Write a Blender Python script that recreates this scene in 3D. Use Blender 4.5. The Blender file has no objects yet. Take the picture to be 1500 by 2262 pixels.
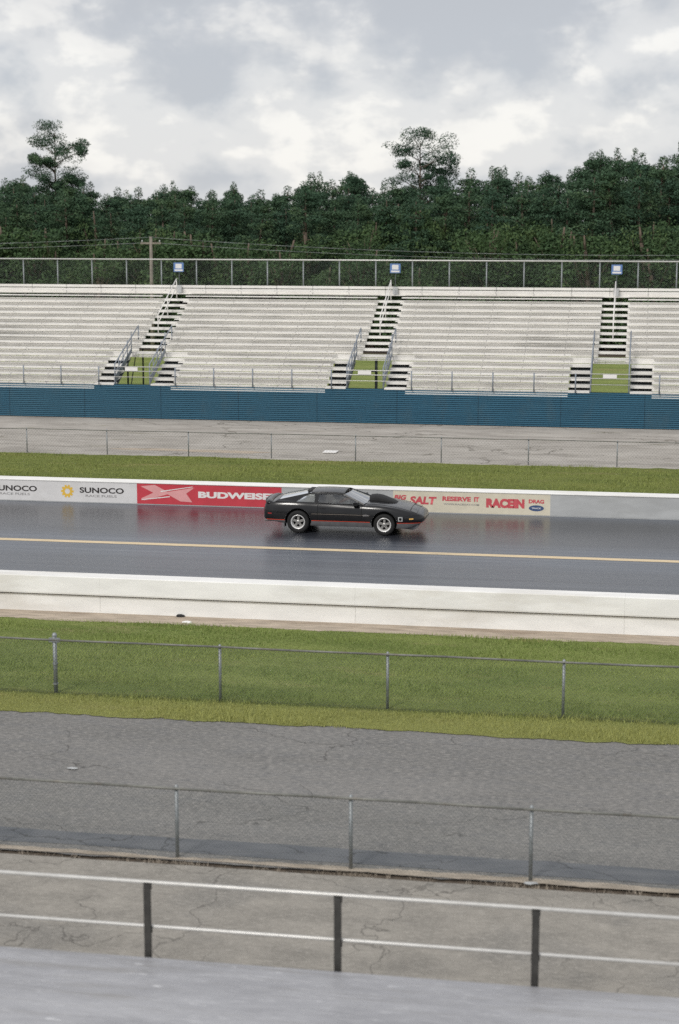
import bpy, bmesh, math, random
import numpy as np
from mathutils import Vector, Matrix
R_ = math.radians
random.seed(7); rng = np.random.default_rng(7)
scene = bpy.context.scene
COL = scene.collection

# ------------------------------------------------------------------ camera
H = 9.25
F_PX, PITCH, YAW = 3828.0, R_(9.7), R_(10.02)
fw = Vector((-math.sin(YAW)*math.cos(PITCH), math.cos(YAW)*math.cos(PITCH), -math.sin(PITCH)))
rt = Vector((math.cos(YAW), math.sin(YAW), 0)); upv = rt.cross(fw)
cd = bpy.data.cameras.new('camera'); cam = bpy.data.objects.new('camera', cd); COL.objects.link(cam)
cam.matrix_world = Matrix(((rt.x, upv.x, -fw.x, 0), (rt.y, upv.y, -fw.y, 0), (rt.z, upv.z, -fw.z, H), (0, 0, 0, 1)))
cd.sensor_fit = 'VERTICAL'; cd.sensor_height = 36; cd.sensor_width = 36
cd.lens = F_PX / 2262 * 36
cd.clip_start = .5; cd.clip_end = 6000
cd.dof.use_dof = True; cd.dof.focus_distance = 50.0; cd.dof.aperture_fstop = 1.2
scene.camera = cam
scene.view_settings.view_transform = 'Standard'; scene.view_settings.look = 'None'
scene.view_settings.exposure = 0.0; scene.view_settings.gamma = 1.0
scene.cycles.use_denoising = False
scene.cycles.max_bounces = 6
scene.cycles.transparent_max_bounces = 8

# ------------------------------------------------------------------ sky: Nishita under broken cloud
SUN_EL, SUN_AZ = R_(42), R_(-158)      # azimuth measured from +Y towards +X
world = bpy.data.worlds.new('World'); scene.world = world; world.use_nodes = True
nt = world.node_tree; nt.nodes.clear(); L = nt.links.new
def N(t, **kw):
    n = nt.nodes.new(t)
    for k, v in kw.items(): setattr(n, k, v)
    return n
def mth(op, a, b=None, c=None, clamp=False):
    n = N('ShaderNodeMath', operation=op); n.use_clamp = clamp
    for i, v in enumerate((a, b, c)):
        if v is None: continue
        if isinstance(v, (int, float)): n.inputs[i].default_value = v
        else: L(v, n.inputs[i])
    return n.outputs[0]
def mixc(fac, a, b):
    n = N('ShaderNodeMix', data_type='RGBA')
    for s, v in ((n.inputs[0], fac), (n.inputs[6], a), (n.inputs[7], b)):
        if isinstance(v, (int, float)): s.default_value = v
        elif isinstance(v, tuple): s.default_value = (*v, 1)
        else: L(v, s)
    return n.outputs[2]
def mapr(v, a, b, c=0., d=1.):
    n = N('ShaderNodeMapRange', interpolation_type='SMOOTHSTEP'); L(v, n.inputs[0])
    for i, x in enumerate((a, b, c, d)): n.inputs[i+1].default_value = x
    return n.outputs[0]
sky = N('ShaderNodeTexSky', sky_type='NISHITA'); sky.sun_disc = False
sky.sun_elevation = SUN_EL; sky.sun_rotation = SUN_AZ
tc = N('ShaderNodeTexCoord'); gen = tc.outputs['Generated']
sep = N('ShaderNodeSeparateXYZ'); L(gen, sep.inputs[0]); el = sep.outputs[2]
def noise(scale, zs, loc, detail=6, rough=.55, dist=0., lac=2.0):
    mp = N('ShaderNodeMapping'); L(gen, mp.inputs[0])
    mp.inputs['Scale'].default_value = (1, 1, zs); mp.inputs['Location'].default_value = loc
    n = N('ShaderNodeTexNoise'); L(mp.outputs[0], n.inputs['Vector'])
    n.inputs['Scale'].default_value = scale; n.inputs['Detail'].default_value = detail
    n.inputs['Roughness'].default_value = rough; n.inputs['Distortion'].default_value = dist
    n.inputs['Lacunarity'].default_value = lac
    return n.outputs[0]
big = noise(9, 1.9, (3.1, .4, .7), 5, .5, .1)
puff = noise(19, 1.5, (1.7, 2.2, .2), 9, .55, .15)
thin = noise(34, 2.4, (5, 1, 1), 5, .5)
cl = mth('ADD', mth('MULTIPLY', big, .55), mth('MULTIPLY', puff, .45))
bright = mapr(cl, .41, .54)
edge = mapr(mth('ADD', mth('MULTIPLY', puff, .7), mth('MULTIPLY', thin, .3)), .50, .60)
cc = mixc(bright, (.52, .55, .60), (.76, .76, .765))
cc = mixc(mth('MULTIPLY', edge, mth('MULTIPLY', bright, .75)), cc, (1.0, .975, .93))
base = mapr(big, .58, .40)
cc = mixc(mth('MULTIPLY', base, .4), cc, (.53, .54, .575))
cc = mixc(mth('MULTIPLY', mapr(el, .085, .125, 0, .45), mapr(puff, .62, .42)), cc, (.50, .51, .54))
cc = mixc(mapr(el, .035, -.01, 0, .35), cc, (.80, .81, .81))          # lighter towards the horizon
bc = N('ShaderNodeBackground'); L(cc, bc.inputs[0]); L(mapr(el, .1, .9, 1.06, 1.28), bc.inputs[1])
bs = N('ShaderNodeBackground'); L(sky.outputs[0], bs.inputs[0]); bs.inputs[1].default_value = .09
ms = N('ShaderNodeMixShader'); ms.inputs[0].default_value = .9
L(bs.outputs[0], ms.inputs[1]); L(bc.outputs[0], ms.inputs[2])
wo = N('ShaderNodeOutputWorld'); L(ms.outputs[0], wo.inputs[0])

sd = bpy.data.lights.new('sun', 'SUN'); sd.energy = 1.7; sd.angle = R_(12); sd.color = (1, .965, .91)
sun = bpy.data.objects.new('sun', sd); COL.objects.link(sun)
sdir = Vector((math.sin(SUN_AZ)*math.cos(SUN_EL), math.cos(SUN_AZ)*math.cos(SUN_EL), math.sin(SUN_EL)))
sun.rotation_euler = sdir.to_track_quat('Z', 'Y').to_euler(); sun.location = sdir * 60

# ------------------------------------------------------------------ materials
MATS = {}
class Mat:
    """small node builder"""
    def __init__(s, name, rough=.6, metal=0., spec=.5, coat=0.):
        s.m = bpy.data.materials.new(name); s.m.use_nodes = True; s.nt = s.m.node_tree
        s.b = s.nt.nodes['Principled BSDF']
        s.b.inputs['Roughness'].default_value = rough; s.b.inputs['Metallic'].default_value = metal
        s.b.inputs['Specular IOR Level'].default_value = spec; s.b.inputs['Coat Weight'].default_value = coat
        s.b.inputs['Coat Roughness'].default_value = .04
        MATS[name] = s.m; s._co = None
    def n(s, t, **kw):
        n = s.nt.nodes.new(t)
        for k, v in kw.items(): setattr(n, k, v)
        return n
    def l(s, a, b): s.nt.links.new(a, b)
    def co(s, obj=False):
        if s._co is None:
            if obj: s._co = s.n('ShaderNodeTexCoord').outputs['Object']
            else: s._co = s.n('ShaderNodeNewGeometry').outputs['Position']
        return s._co
    def noise(s, scale, detail=4, rough=.55, stretch=(1, 1, 1), dist=0., loc=(0, 0, 0)):
        mp = s.n('ShaderNodeMapping'); s.l(s.co(), mp.inputs[0]); mp.inputs['Scale'].default_value = stretch; mp.inputs['Location'].default_value = loc
        n = s.n('ShaderNodeTexNoise'); s.l(mp.outputs[0], n.inputs['Vector'])
        n.inputs['Scale'].default_value = scale; n.inputs['Detail'].default_value = detail
        n.inputs['Roughness'].default_value = rough; n.inputs['Distortion'].default_value = dist
        return n.outputs[0]
    def ramp(s, v, a, b, c=0., d=1., smooth=True):
        n = s.n('ShaderNodeMapRange', interpolation_type='SMOOTHSTEP' if smooth else 'LINEAR'); s.l(v, n.inputs[0])
        for i, x in enumerate((a, b, c, d)): n.inputs[i+1].default_value = x
        return n.outputs[0]
    def math(s, op, a, b=None):
        n = s.n('ShaderNodeMath', operation=op)
        for i, v in enumerate((a, b)):
            if v is None: continue
            if isinstance(v, (int, float)): n.inputs[i].default_value = v
            else: s.l(v, n.inputs[i])
        return n.outputs[0]
    def mix(s, fac, a, b):
        n = s.n('ShaderNodeMix', data_type='RGBA')
        for k, v in ((n.inputs[0], fac), (n.inputs[6], a), (n.inputs[7], b)):
            if isinstance(v, (int, float)): k.default_value = v
            elif isinstance(v, tuple): k.default_value = (*v, 1)
            else: s.l(v, k)
        return n.outputs[2]
    def color(s, c):
        if isinstance(c, tuple): s.b.inputs['Base Color'].default_value = (*c, 1)
        else: s.l(c, s.b.inputs['Base Color'])
    def bump(s, v, strength=.3, dist=.02):
        n = s.n('ShaderNodeBump'); s.l(v, n.inputs['Height']); n.inputs['Strength'].default_value = strength
        n.inputs['Distance'].default_value = dist; s.l(n.outputs[0], s.b.inputs['Normal'])
    def cracks(s, scale, w0, w1, stretch=(1, 1, 1), warp=1.2, gate=.5):
        """thin wandering crack lines, present only in places"""
        mp = s.n('ShaderNodeMapping'); s.l(s.co(), mp.inputs[0]); mp.inputs['Scale'].default_value = stretch
        nz = s.n('ShaderNodeTexNoise'); s.l(s.co(), nz.inputs['Vector']); nz.inputs['Scale'].default_value = .9; nz.inputs['Detail'].default_value = 5
        sub = s.n('ShaderNodeVectorMath', operation='MULTIPLY_ADD'); s.l(nz.outputs['Color'], sub.inputs[0])
        sub.inputs[1].default_value = (warp,)*3; s.l(mp.outputs[0], sub.inputs[2])
        vo = s.n('ShaderNodeTexVoronoi', feature='DISTANCE_TO_EDGE'); s.l(sub.outputs[0], vo.inputs['Vector']); vo.inputs['Scale'].default_value = scale
        line = s.ramp(vo.outputs['Distance'], w0, w1, 1, 0)
        g = s.ramp(s.noise(.35, 2, loc=(9, 3, 0)), gate - .05, gate + .08)
        return s.math('MULTIPLY', line, g)

def simple(name, col, rough=.5, metal=0., spec=.5, coat=0., var=.12, nscale=6., stretch=(1, 1, 1), dirt=None, dirt_amt=0.):
    s = Mat(name, rough, metal, spec, coat)
    f = s.noise(nscale, 5, .6, stretch)
    c = s.mix(s.ramp(f, .3, .7, 0, 1), tuple(x*(1-var) for x in col), tuple(min(1, x*(1+var)) for x in col))
    if dirt:
        c = s.mix(s.ramp(s.noise(nscale*.35, 6, .65, stretch, loc=(4, 4, 4)), .5, .72, 0, dirt_amt), c, dirt)
    s.color(c); return s.m

# ground sheets
def m_grass(name, dark, light, dry, yellow=.3, verge=False):
    s = Mat(name, .9, spec=.2)
    a = s.noise(.8, 5, .6, (.35, 1, 1)); b = s.noise(9, 5, .7, (.5, 1, 1)); c = s.noise(60, 3, .7)
    col = s.mix(s.ramp(a, .32, .68), dark, light)
    col = s.mix(s.ramp(b, .45, .72, 0, .55), col, tuple(x*.62 for x in dark))
    col = s.mix(s.ramp(c, .5, .75, 0, .5), col, tuple(min(1, x*1.45) for x in light))
    col = s.mix(s.ramp(s.noise(.55, 6, .65, (.3, 1.2, 1), loc=(5, 2, 0)), .55, .74, 0, yellow), col, dry)
    col = s.mix(s.ramp(s.noise(3.1, 5, .7, (.3, 1.3, 1), loc=(1, 7, 0)), .6, .72, 0, yellow*.9), col, tuple(x*.8 for x in dry))
    if verge:                                                    # long yellower grass at the asphalt edge, a darker line along the fence foot
        sy = s.n('ShaderNodeSeparateXYZ'); s.l(s.co(), sy.inputs[0]); y_ = s.math('ADD', sy.outputs[1], s.math('MULTIPLY', s.noise(1.6, 5, .7), 1.3))
        col = s.mix(s.ramp(y_, 31.7, 32.5, .6, 0), col, (.34, .335, .11))
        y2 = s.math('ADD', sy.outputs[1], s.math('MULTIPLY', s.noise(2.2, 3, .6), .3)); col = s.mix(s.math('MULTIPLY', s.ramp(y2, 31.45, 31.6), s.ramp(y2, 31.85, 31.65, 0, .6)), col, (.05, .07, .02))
    s.color(col); s.bump(s.math('ADD', b, c), .9, .05); return s.m
m_grass('grass_ground', (.185, .235, .064), (.285, .335, .10), (.40, .32, .17), .75, True)
m_grass('far_grass_ground', (.15, .185, .045), (.225, .25, .065), (.36, .29, .14), .65)
s = Mat('grass_blade', .75, spec=.25); oi = s.noise(.7, 4, .6, (.35, 1, 1)); f2 = s.noise(25, 2)
sy = s.n('ShaderNodeSeparateXYZ'); s.l(s.co(), sy.inputs[0]); y_ = s.math('ADD', sy.outputs[1], s.math('MULTIPLY', s.noise(1.6, 5, .7), 1.3))
bc_ = s.mix(s.ramp(oi, .3, .7), (.175, .24, .066), (.285, .34, .10)); bc_ = s.mix(s.ramp(y_, 31.7, 32.5, .7, 0), bc_, (.37, .36, .12))
bc_ = s.mix(s.ramp(y_, 52, 54, 0, .5), bc_, (.24, .26, .07))
s.color(s.mix(s.ramp(f2, .58, .7, 0, .5), s.mix(s.ramp(s.noise(1.1, 6, .7, (.3, 1.4, 1), loc=(5, 1, 0)), .58, .7, 0, .7), bc_, (.36, .29, .15)), (.36, .34, .15)))

s = Mat('old_asphalt', .85, spec=.3)
fine = s.noise(55, 4, .75); mid = s.noise(3.5, 6, .62, (.45, 1, 1)); big_ = s.noise(.5, 4, .55, (.4, 1, 1))
c = s.mix(s.ramp(big_, .3, .7), (.150, .147, .140), (.205, .199, .190))
c = s.mix(s.ramp(mid, .42, .7, 0, .5), c, (.14, .143, .148))
gr = s.noise(16, 5, .8, (.5, 1.3, 1)); c = s.mix(s.ramp(gr, .46, .64, 0, .7), c, (.36, .34, .315)); c = s.mix(s.ramp(gr, .45, .30, 0, .8), c, (.07, .07, .072))
c = s.mix(s.ramp(fine, .52, .72, 0, .75), c, (.40, .385, .36))
c = s.mix(s.ramp(fine, .46, .30, 0, .7), c, (.08, .08, .08))
c = s.mix(s.ramp(s.noise(8, 5, .8, (.35, 1.4, 1), loc=(2, 2, 0)), .62, .74, 0, .55), c, (.34, .32, .29))
ck = s.cracks(.32, .0008, .0055, (.75, 1.1, 1), 1.5, .47)
c = s.mix(s.math('MULTIPLY', ck, .55), c, (.035, .033, .03)); s.color(c)
s.bump(s.math('SUBTRACT', fine, ck), .6, .015)

s = Mat('asphalt_patch', .75, spec=.35)
c = s.mix(s.ramp(s.noise(2.5, 5, .6, (.4, 1, 1)), .35, .65), (.105, .112, .125), (.15, .155, .165))
c = s.mix(s.ramp(s.noise(60, 3, .7), .55, .75, 0, .5), c, (.24, .24, .235))
ck = s.cracks(.8, .002, .014, (.6, 1.6, 1), 1.3, .35); s.color(s.mix(s.math('MULTIPLY', ck, .7), c, (.03, .03, .03)))
s.bump(s.noise(50, 3), .4, .01)

s = Mat('apron_concrete', .82, spec=.35)
fine = s.noise(45, 4, .75); mid = s.noise(2.2, 6, .65, (.6, 1, 1)); wet = s.noise(.55, 4, .5, (1, 1, 1), loc=(3.2, 0, 0))
c = s.mix(s.ramp(mid, .3, .7), (.215, .200, .175), (.315, .292, .255))
c = s.mix(s.ramp(wet, .5, .66, 0, .55), c, (.175, .168, .155))
gr = s.noise(13, 5, .8, (.6, 1.3, 1)); c = s.mix(s.ramp(gr, .46, .72, 0, .6), c, (.46, .43, .385)); c = s.mix(s.ramp(gr, .45, .28, 0, .6), c, (.17, .16, .15))
c = s.mix(s.ramp(fine, .5, .7, 0, .6), c, (.52, .49, .44))
c = s.mix(s.ramp(fine, .46, .3, 0, .5), c, (.14, .135, .125))
ck = s.cracks(.5, .0012, .007, (.9, .9, 1), 1.6, .45)
c = s.mix(s.math('MULTIPLY', ck, .55), c, (.05, .045, .04)); s.color(c); s.bump(s.math('SUBTRACT', fine, ck), .5, .012)

s = Mat('far_concrete', .9, spec=.25)
fine = s.noise(14, 5, .75, (.4, 1, 1)); mid = s.noise(1.1, 7, .7, (.35, 1, 1))
c = s.mix(s.ramp(mid, .32, .68), (.30, .275, .245), (.45, .42, .38))
c = s.mix(s.ramp(fine, .5, .75, 0, .6), c, (.52, .485, .43))
c = s.mix(s.ramp(s.noise(1.3, 6, .7, (.25, .9, 1), loc=(8, 8, 0)), .60, .70, 0, .65), c, (.20, .19, .09))
c = s.mix(s.ramp(s.noise(2.0, 6, .7, (.2, 1.2, 1), loc=(3, 1, 0)), .62, .70, 0, .6), c, (.17, .145, .12))
ck = s.cracks(.22, .002, .012, (.5, 1.4, 1), 2.2, .40)
s.color(s.mix(s.math('MULTIPLY', ck, .6), c, (.15, .13, .10))); s.bump(s.math('SUBTRACT', mid, ck), .7, .08)

s = Mat('track_asphalt', .3, spec=.55)
st = s.noise(1.3, 7, .7, (.045, 1.8, 1)); st2 = s.noise(5, 5, .7, (.02, 1.6, 1)); fine = s.noise(40, 3, .7, (.25, 1, 1))
lanes = s.n('ShaderNodeSeparateXYZ'); s.l(s.co(), lanes.inputs[0]); yy = lanes.outputs[1]
g1 = s.math('MULTIPLY', s.ramp(yy, 47.4, 49.4), s.ramp(yy, 53.7, 52.3))   # laid rubber in the far lane, darkened further as contact shade under the car
g2 = s.math('MULTIPLY', s.ramp(yy, 41.5, 43.2), s.ramp(yy, 46.3, 44.6))
rub_shade = s.math('MAXIMUM', g1, s.math('MULTIPLY', g2, .45))
c = s.mix(s.ramp(st, .3, .7), (.070, .080, .100), (.120, .134, .160))
c = s.mix(s.ramp(st2, .48, .66, 0, .6), c, (.20, .215, .235)); c = s.mix(s.ramp(st2, .46, .34, 0, .6), c, (.05, .055, .066))
c = s.mix(s.math('MULTIPLY', rub_shade, .85), c, (.016, .016, .020))
c = s.mix(s.ramp(fine, .6, .75, 0, .3), c, (.15, .15, .155)); s.color(c)
rr = s.n('ShaderNodeMapRange'); s.l(s.math('ADD', s.math('MULTIPLY', st2, .5), s.math('MULTIPLY', rub_shade, -.2)), rr.inputs[0])
rr.inputs[1].default_value = 0; rr.inputs[2].default_value = .5; rr.inputs[3].default_value = .22; rr.inputs[4].default_value = .48
s.l(rr.outputs[0], s.b.inputs['Roughness']); s.bump(s.math('ADD', fine, st2), .12, .01)

simple('soil', (.085, .066, .048), .95, var=.4, nscale=9)
simple('sand', (.36, .31, .25), .95, var=.22, nscale=6, dirt=(.2, .16, .11), dirt_amt=.6, stretch=(.4, 1, 1))
simple('dirt', (.42, .35, .275), .95, var=.2, nscale=5, dirt=(.22, .16, .11), dirt_amt=.7, stretch=(.3, 1.4, 1))
simple('yellow_paint', (.68, .54, .34), .6, var=.12, nscale=6, stretch=(.2, 2, 1), dirt=(.3, .25, .17), dirt_amt=.6)
s = Mat('deck_metal', .5, .25, .5)
c = s.mix(s.ramp(s.noise(1.3, 6, .65, (.3, 1, 1)), .3, .7), (.31, .31, .325), (.43, .43, .445))
c = s.mix(s.ramp(s.noise(14, 6, .8, (.25, 1.6, 1)), .48, .72, 0, .6), c, (.60, .60, .61))
c = s.mix(s.ramp(s.noise(4, 7, .75, (.12, 2.2, 1), loc=(4, 0, 0)), .5, .68, 0, .65), c, (.27, .26, .25)); c = s.mix(s.ramp(s.noise(9, 4, .6, (.3, 1, 1), loc=(7, 0, 0)), .66, .74, 0, .6), c, (.75, .75, .76)); s.color(c)
s.bump(s.noise(30, 3, .7, (.2, 1, 1)), .25, .01)
simple('white_concrete', (.84, .83, .80), .65, var=.06, nscale=3, stretch=(.25, 1, 1), dirt=(.55, .51, .44), dirt_amt=.45)
simple('grey_concrete', (.45, .46, .46), .75, var=.09, nscale=3, stretch=(.3, 1, 1), dirt=(.33, .33, .32), dirt_amt=.5)
simple('cream_paint', (.70, .645, .51), .7, var=.05, nscale=3, dirt=(.52, .47, .38), dirt_amt=.4)
simple('banner_white', (.70, .69, .685), .65, var=.04, nscale=3, dirt=(.55, .53, .5), dirt_amt=.3)
simple('banner_red', (.56, .05, .07), .55, var=.06, nscale=3)
simple('print_white', (.82, .80, .78), .55, var=.03)
simple('print_pink', (.76, .36, .36), .55, var=.04)
simple('print_red', (.60, .09, .11), .55, var=.05)
simple('print_black', (.035, .03, .03), .5, var=.1)
simple('print_grey', (.28, .27, .27), .5, var=.1)
simple('print_blue', (.05, .09, .20), .5, var=.1)
simple('print_yellow', (.78, .50, .07), .5, var=.05)
simple('galvanised', (.30, .32, .33), .5, .55, var=.12, nscale=12, dirt=(.26, .25, .24), dirt_amt=.4)
simple('dull_pipe', (.21, .21, .19), .6, .4, var=.15, nscale=9, dirt=(.2, .15, .11), dirt_amt=.5)
simple('wire', (.17, .20, .18), .65, .3, var=.1)
simple('rail_metal', (.58, .57, .545), .38, .35, var=.06, nscale=9, dirt=(.4, .38, .35), dirt_amt=.3)
simple('post_metal', (.052, .05, .046), .6, .3, var=.2, nscale=10)
s = Mat('blue_siding', .45)
c = s.mix(s.ramp(s.noise(1.6, 5, .6, (.3, 1, 3)), .3, .7), (.027, .112, .182), (.034, .135, .215))
sx = s.n('ShaderNodeSeparateXYZ'); s.l(s.co(), sx.inputs[0]); q = s.math('MULTIPLY', sx.outputs[0], 1/3.66)
wn = s.n('ShaderNodeTexWhiteNoise', noise_dimensions='1D'); s.l(s.math('FLOOR', q), wn.inputs['W'])
c = s.mix(s.math('MULTIPLY', wn.outputs['Value'], .5), c, (.050, .135, .190))
c = s.mix(s.ramp(s.noise(1.1, 6, .65, (.8, 1, .5), loc=(4, 0, 2)), .52, .7, 0, .5), c, (.065, .135, .18))
c = s.mix(s.math('MULTIPLY', s.math('LESS_THAN', s.math('FRACT', q), .008), .7), c, (.01, .03, .05)); s.color(c)
s = Mat('bench_aluminium', .5, .12)
c = s.mix(s.ramp(s.noise(2.2, 5, .6, (.35, 1, 1)), .3, .7), (.76, .735, .70), (.85, .83, .79))
c = s.mix(s.ramp(s.noise(.8, 6, .65, (.35, 1, 1), loc=(4, 4, 4)), .5, .72, 0, .45), c, (.48, .46, .43))
sx = s.n('ShaderNodeSeparateXYZ'); s.l(s.co(), sx.inputs[0]); fr_ = s.math('FRACT', s.math('MULTIPLY', sx.outputs[0], 1/1.83))
c = s.mix(s.math('MULTIPLY', s.math('LESS_THAN', fr_, .022), .6), c, (.16, .16, .16)); s.color(c)
simple('riser_aluminium', (.80, .78, .74), .55, .15, var=.09, nscale=1.8, stretch=(.35, 1, 2), dirt=(.38, .37, .34), dirt_amt=.55)
simple('dark_steel', (.10, .115, .12), .6, .3, var=.15)
simple('blue_grey_steel', (.25, .28, .32), .55, .3, var=.12)
simple('sign_blue', (.11, .20, .42), .5, var=.06)
simple('pole_wood', (.24, .21, .18), .9, var=.2)
# car
s = Mat('car_black', .22, 0., .4, .25)
s.color(s.mix(s.ramp(s.noise(3, 5), .4, .7, 0, .5), (.005, .005, .006), (.013, .013, .014))); 
simple('car_matt_black', (.012, .012, .013), .75, var=.2)
simple('car_grey', (.135, .135, .14), .5, var=.12)
simple('car_seam', (.003, .003, .003), .9)
simple('car_orange', (.62, .07, .03), .45, var=.05)
simple('car_silver_line', (.28, .24, .2), .4, .2)
simple('tyre_rubber', (.014, .014, .014), .85, var=.25, nscale=30)
simple('rim_polished', (.90, .89, .87), .3, .5, var=.04)
simple('rim_silver', (.42, .41, .39), .35, .75, var=.1)
simple('car_amber', (.85, .50, .13), .3, var=.05)
simple('car_tail_red', (.30, .012, .01), .2, coat=.5)
simple('interior_grey', (.50, .48, .46), .8, var=.15)
simple('car_interior', (.028, .028, .03), .8, var=.2)
simple('seat_fabric', (.09, .088, .088), .85, var=.15)
simple('skin', (.50, .30, .21), .55, var=.06)
simple('shirt_fabric', (.33, .32, .32), .85, var=.12)
simple('helmet_white', (.72, .71, .70), .25, coat=.5, var=.03)
simple('denim', (.05, .07, .13), .9, var=.15)
def m_glass(name, tint, alpha, rough=.03):
    m = bpy.data.materials.new(name); m.use_nodes = True; n = m.node_tree; n.nodes.clear()
    tr = n.nodes.new('ShaderNodeBsdfTransparent'); tr.inputs[0].default_value = (*tint, 1)
    gl = n.nodes.new('ShaderNodeBsdfGlossy'); gl.inputs['Roughness'].default_value = rough; gl.inputs[0].default_value = (.95, .97, 1, 1)
    fr = n.nodes.new('ShaderNodeFresnel'); fr.inputs[0].default_value = 1.5
    mr = n.nodes.new('ShaderNodeMapRange'); mr.inputs[3].default_value = alpha; mr.inputs[4].default_value = 1
    n.links.new(fr.outputs[0], mr.inputs[0])
    mx = n.nodes.new('ShaderNodeMixShader'); o = n.nodes.new('ShaderNodeOutputMaterial')
    n.links.new(mr.outputs[0], mx.inputs[0]); n.links.new(tr.outputs[0], mx.inputs[1]); n.links.new(gl.outputs[0], mx.inputs[2])
    n.links.new(mx.outputs[0], o.inputs[0]); MATS[name] = m
m_glass('windshield_glass', (.62, .72, .70), .42); m_glass('side_glass', (.80, .82, .80), .03); m_glass('hatch_glass', (.45, .48, .48), .16)
# trees
def m_leaf(name, a, b, c):
    s = Mat(name, .75, spec=.15)
    oi = s.n('ShaderNodeObjectInfo'); f = s.noise(.55, 4, .6); g = s.noise(3.5, 2, .6)
    col = s.mix(s.ramp(oi.outputs['Random'], 0, 1, 0, 1, False), a, b)
    col = s.mix(s.ramp(f, .5, .68, 0, .7), col, c)
    col = s.mix(s.ramp(g, .5, .7, 0, .5), col, tuple(x*.55 for x in a)); s.color(col)
m_leaf('pine_needles', (.050, .098, .062), (.068, .120, .064), (.115, .175, .078))
m_leaf('broad_leaves', (.055, .100, .045), (.072, .120, .050), (.115, .165, .06))
simple('bark', (.14, .105, .08), .95, var=.3, nscale=3)

# ------------------------------------------------------------------ mesh helpers
def link(name, verts, faces, mat, parent=None, smooth=False, mats=None, fm=None):
    me = bpy.data.meshes.new(name); me.from_pydata([tuple(v) for v in verts], [], faces)
    for m in (mats or [mat]): me.materials.append(MATS[m])
    if fm is not None: me.polygons.foreach_set('material_index', fm)
    if smooth: me.polygons.foreach_set('use_smooth', [True]*len(me.polygons))
    me.update()
    o = bpy.data.objects.new(name, me); COL.objects.link(o)
    if parent: o.parent = parent
    return o
class MB:
    def __init__(s): s.v = []; s.f = []
    def add(s, v, f):
        k = len(s.v); s.v += [tuple(p) for p in v]; s.f += [tuple(i+k for i in q) for q in f]; return s
    def box(s, x0, x1, y0, y1, z0, z1):
        return s.add([(x0,y0,z0),(x1,y0,z0),(x1,y1,z0),(x0,y1,z0),(x0,y0,z1),(x1,y0,z1),(x1,y1,z1),(x0,y1,z1)],
                     [(0,3,2,1),(4,5,6,7),(0,1,5,4),(1,2,6,5),(2,3,7,6),(3,0,4,7)])
    def tube(s, a, b, r, n=8, r2=None, caps=True):
        a, b = Vector(a), Vector(b); d = (b-a).normalized(); u = d.orthogonal().normalized(); w = d.cross(u)
        r2 = r if r2 is None else r2
        v = [a+(u*math.cos(t)+w*math.sin(t))*r for t in [2*math.pi*i/n for i in range(n)]]
        v += [b+(u*math.cos(t)+w*math.sin(t))*r2 for t in [2*math.pi*i/n for i in range(n)]]
        f = [(i, (i+1) % n, n+(i+1) % n, n+i) for i in range(n)]
        if caps: f += [tuple(range(n-1, -1, -1)), tuple(range(n, 2*n))]
        return s.add(v, f)
    def path(s, pts, r, n=8):
        for a, b in zip(pts, pts[1:]): s.tube(a, b, r, n)
        return s
    def prism(s, poly, axis, a, b):
        """polygon (list of 2D) extruded along axis from a to b"""
        n = len(poly)
        def P(p, t):
            return {'x': (t, p[0], p[1]), 'y': (p[0], t, p[1]), 'z': (p[0], p[1], t)}[axis]
        v = [P(p, a) for p in poly]+[P(p, b) for p in poly]
        return s.add(v, [(i, (i+1) % n, n+(i+1) % n, n+i) for i in range(n)]+[tuple(range(n-1, -1, -1)), tuple(range(n, 2*n))])
    def lathe(s, prof, c, n=24, axis='y', sgn=1):
        """prof: (radius, offset along axis)"""
        v = []; f = []
        for r, t in prof:
            for i in range(n):
                a = 2*math.pi*i/n
                v.append({'y': (c[0]+r*math.cos(a), c[1]+t*sgn, c[2]+r*math.sin(a)), 'z': (c[0]+r*math.cos(a), c[1]+r*math.sin(a), c[2]+t)}[axis])
        for j in range(len(prof)-1):
            for i in range(n): f.append((j*n+i, j*n+(i+1) % n, (j+1)*n+(i+1) % n, (j+1)*n+i))
        return s.add(v, f)
    def build(s, name, mat, parent=None, smooth=False, bevel=0.):
        o = link(name, s.v, s.f, mat, parent, smooth)
        fixn(o, bevel); return o
def fixn(o, bevel=0., bseg=2):
    bm = bmesh.new(); bm.from_mesh(o.data); bmesh.ops.recalc_face_normals(bm, faces=bm.faces)
    if bevel: bmesh.ops.bevel(bm, geom=[e for e in bm.edges if e.is_manifold and e.calc_face_angle(0) > .5], offset=bevel, segments=bseg, affect='EDGES', profile=.6)
    bm.to_mesh(o.data); bm.free()
def tag(o, label=None, cat=None, group=None, kind=None):
    for k, v in (('label', label), ('category', cat), ('group', group), ('kind', kind)):
        if v: o[k] = v
    return o
def empty(name, loc=(0, 0, 0), rz=0., **kw):
    o = bpy.data.objects.new(name, None); COL.objects.link(o); o.location = loc; o.rotation_euler = (0, 0, rz)
    o.empty_display_size = .3; return tag(o, **kw)
def copy_tree(o, parent=None):
    c = o.copy(); COL.objects.link(c)
    if parent is not None: c.parent = parent
    for ch in [x for x in COL.objects if x.parent == o]: copy_tree(ch, c)
    return c
def rough_line(x0, x1, y, amp, step, seed):
    r = np.random.default_rng(seed); n = int((x1-x0)/step)+1; xs = np.linspace(x0, x1, n)
    ys = np.full(n, float(y)); 
    for k, a in ((1, .25), (3, .45), (9, .7), (25, .5)):
        t = r.normal(size=max(4, n//k+3)); ys += np.interp(np.arange(n)/k, np.arange(len(t)), t)*amp*a
    return xs, ys
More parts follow.
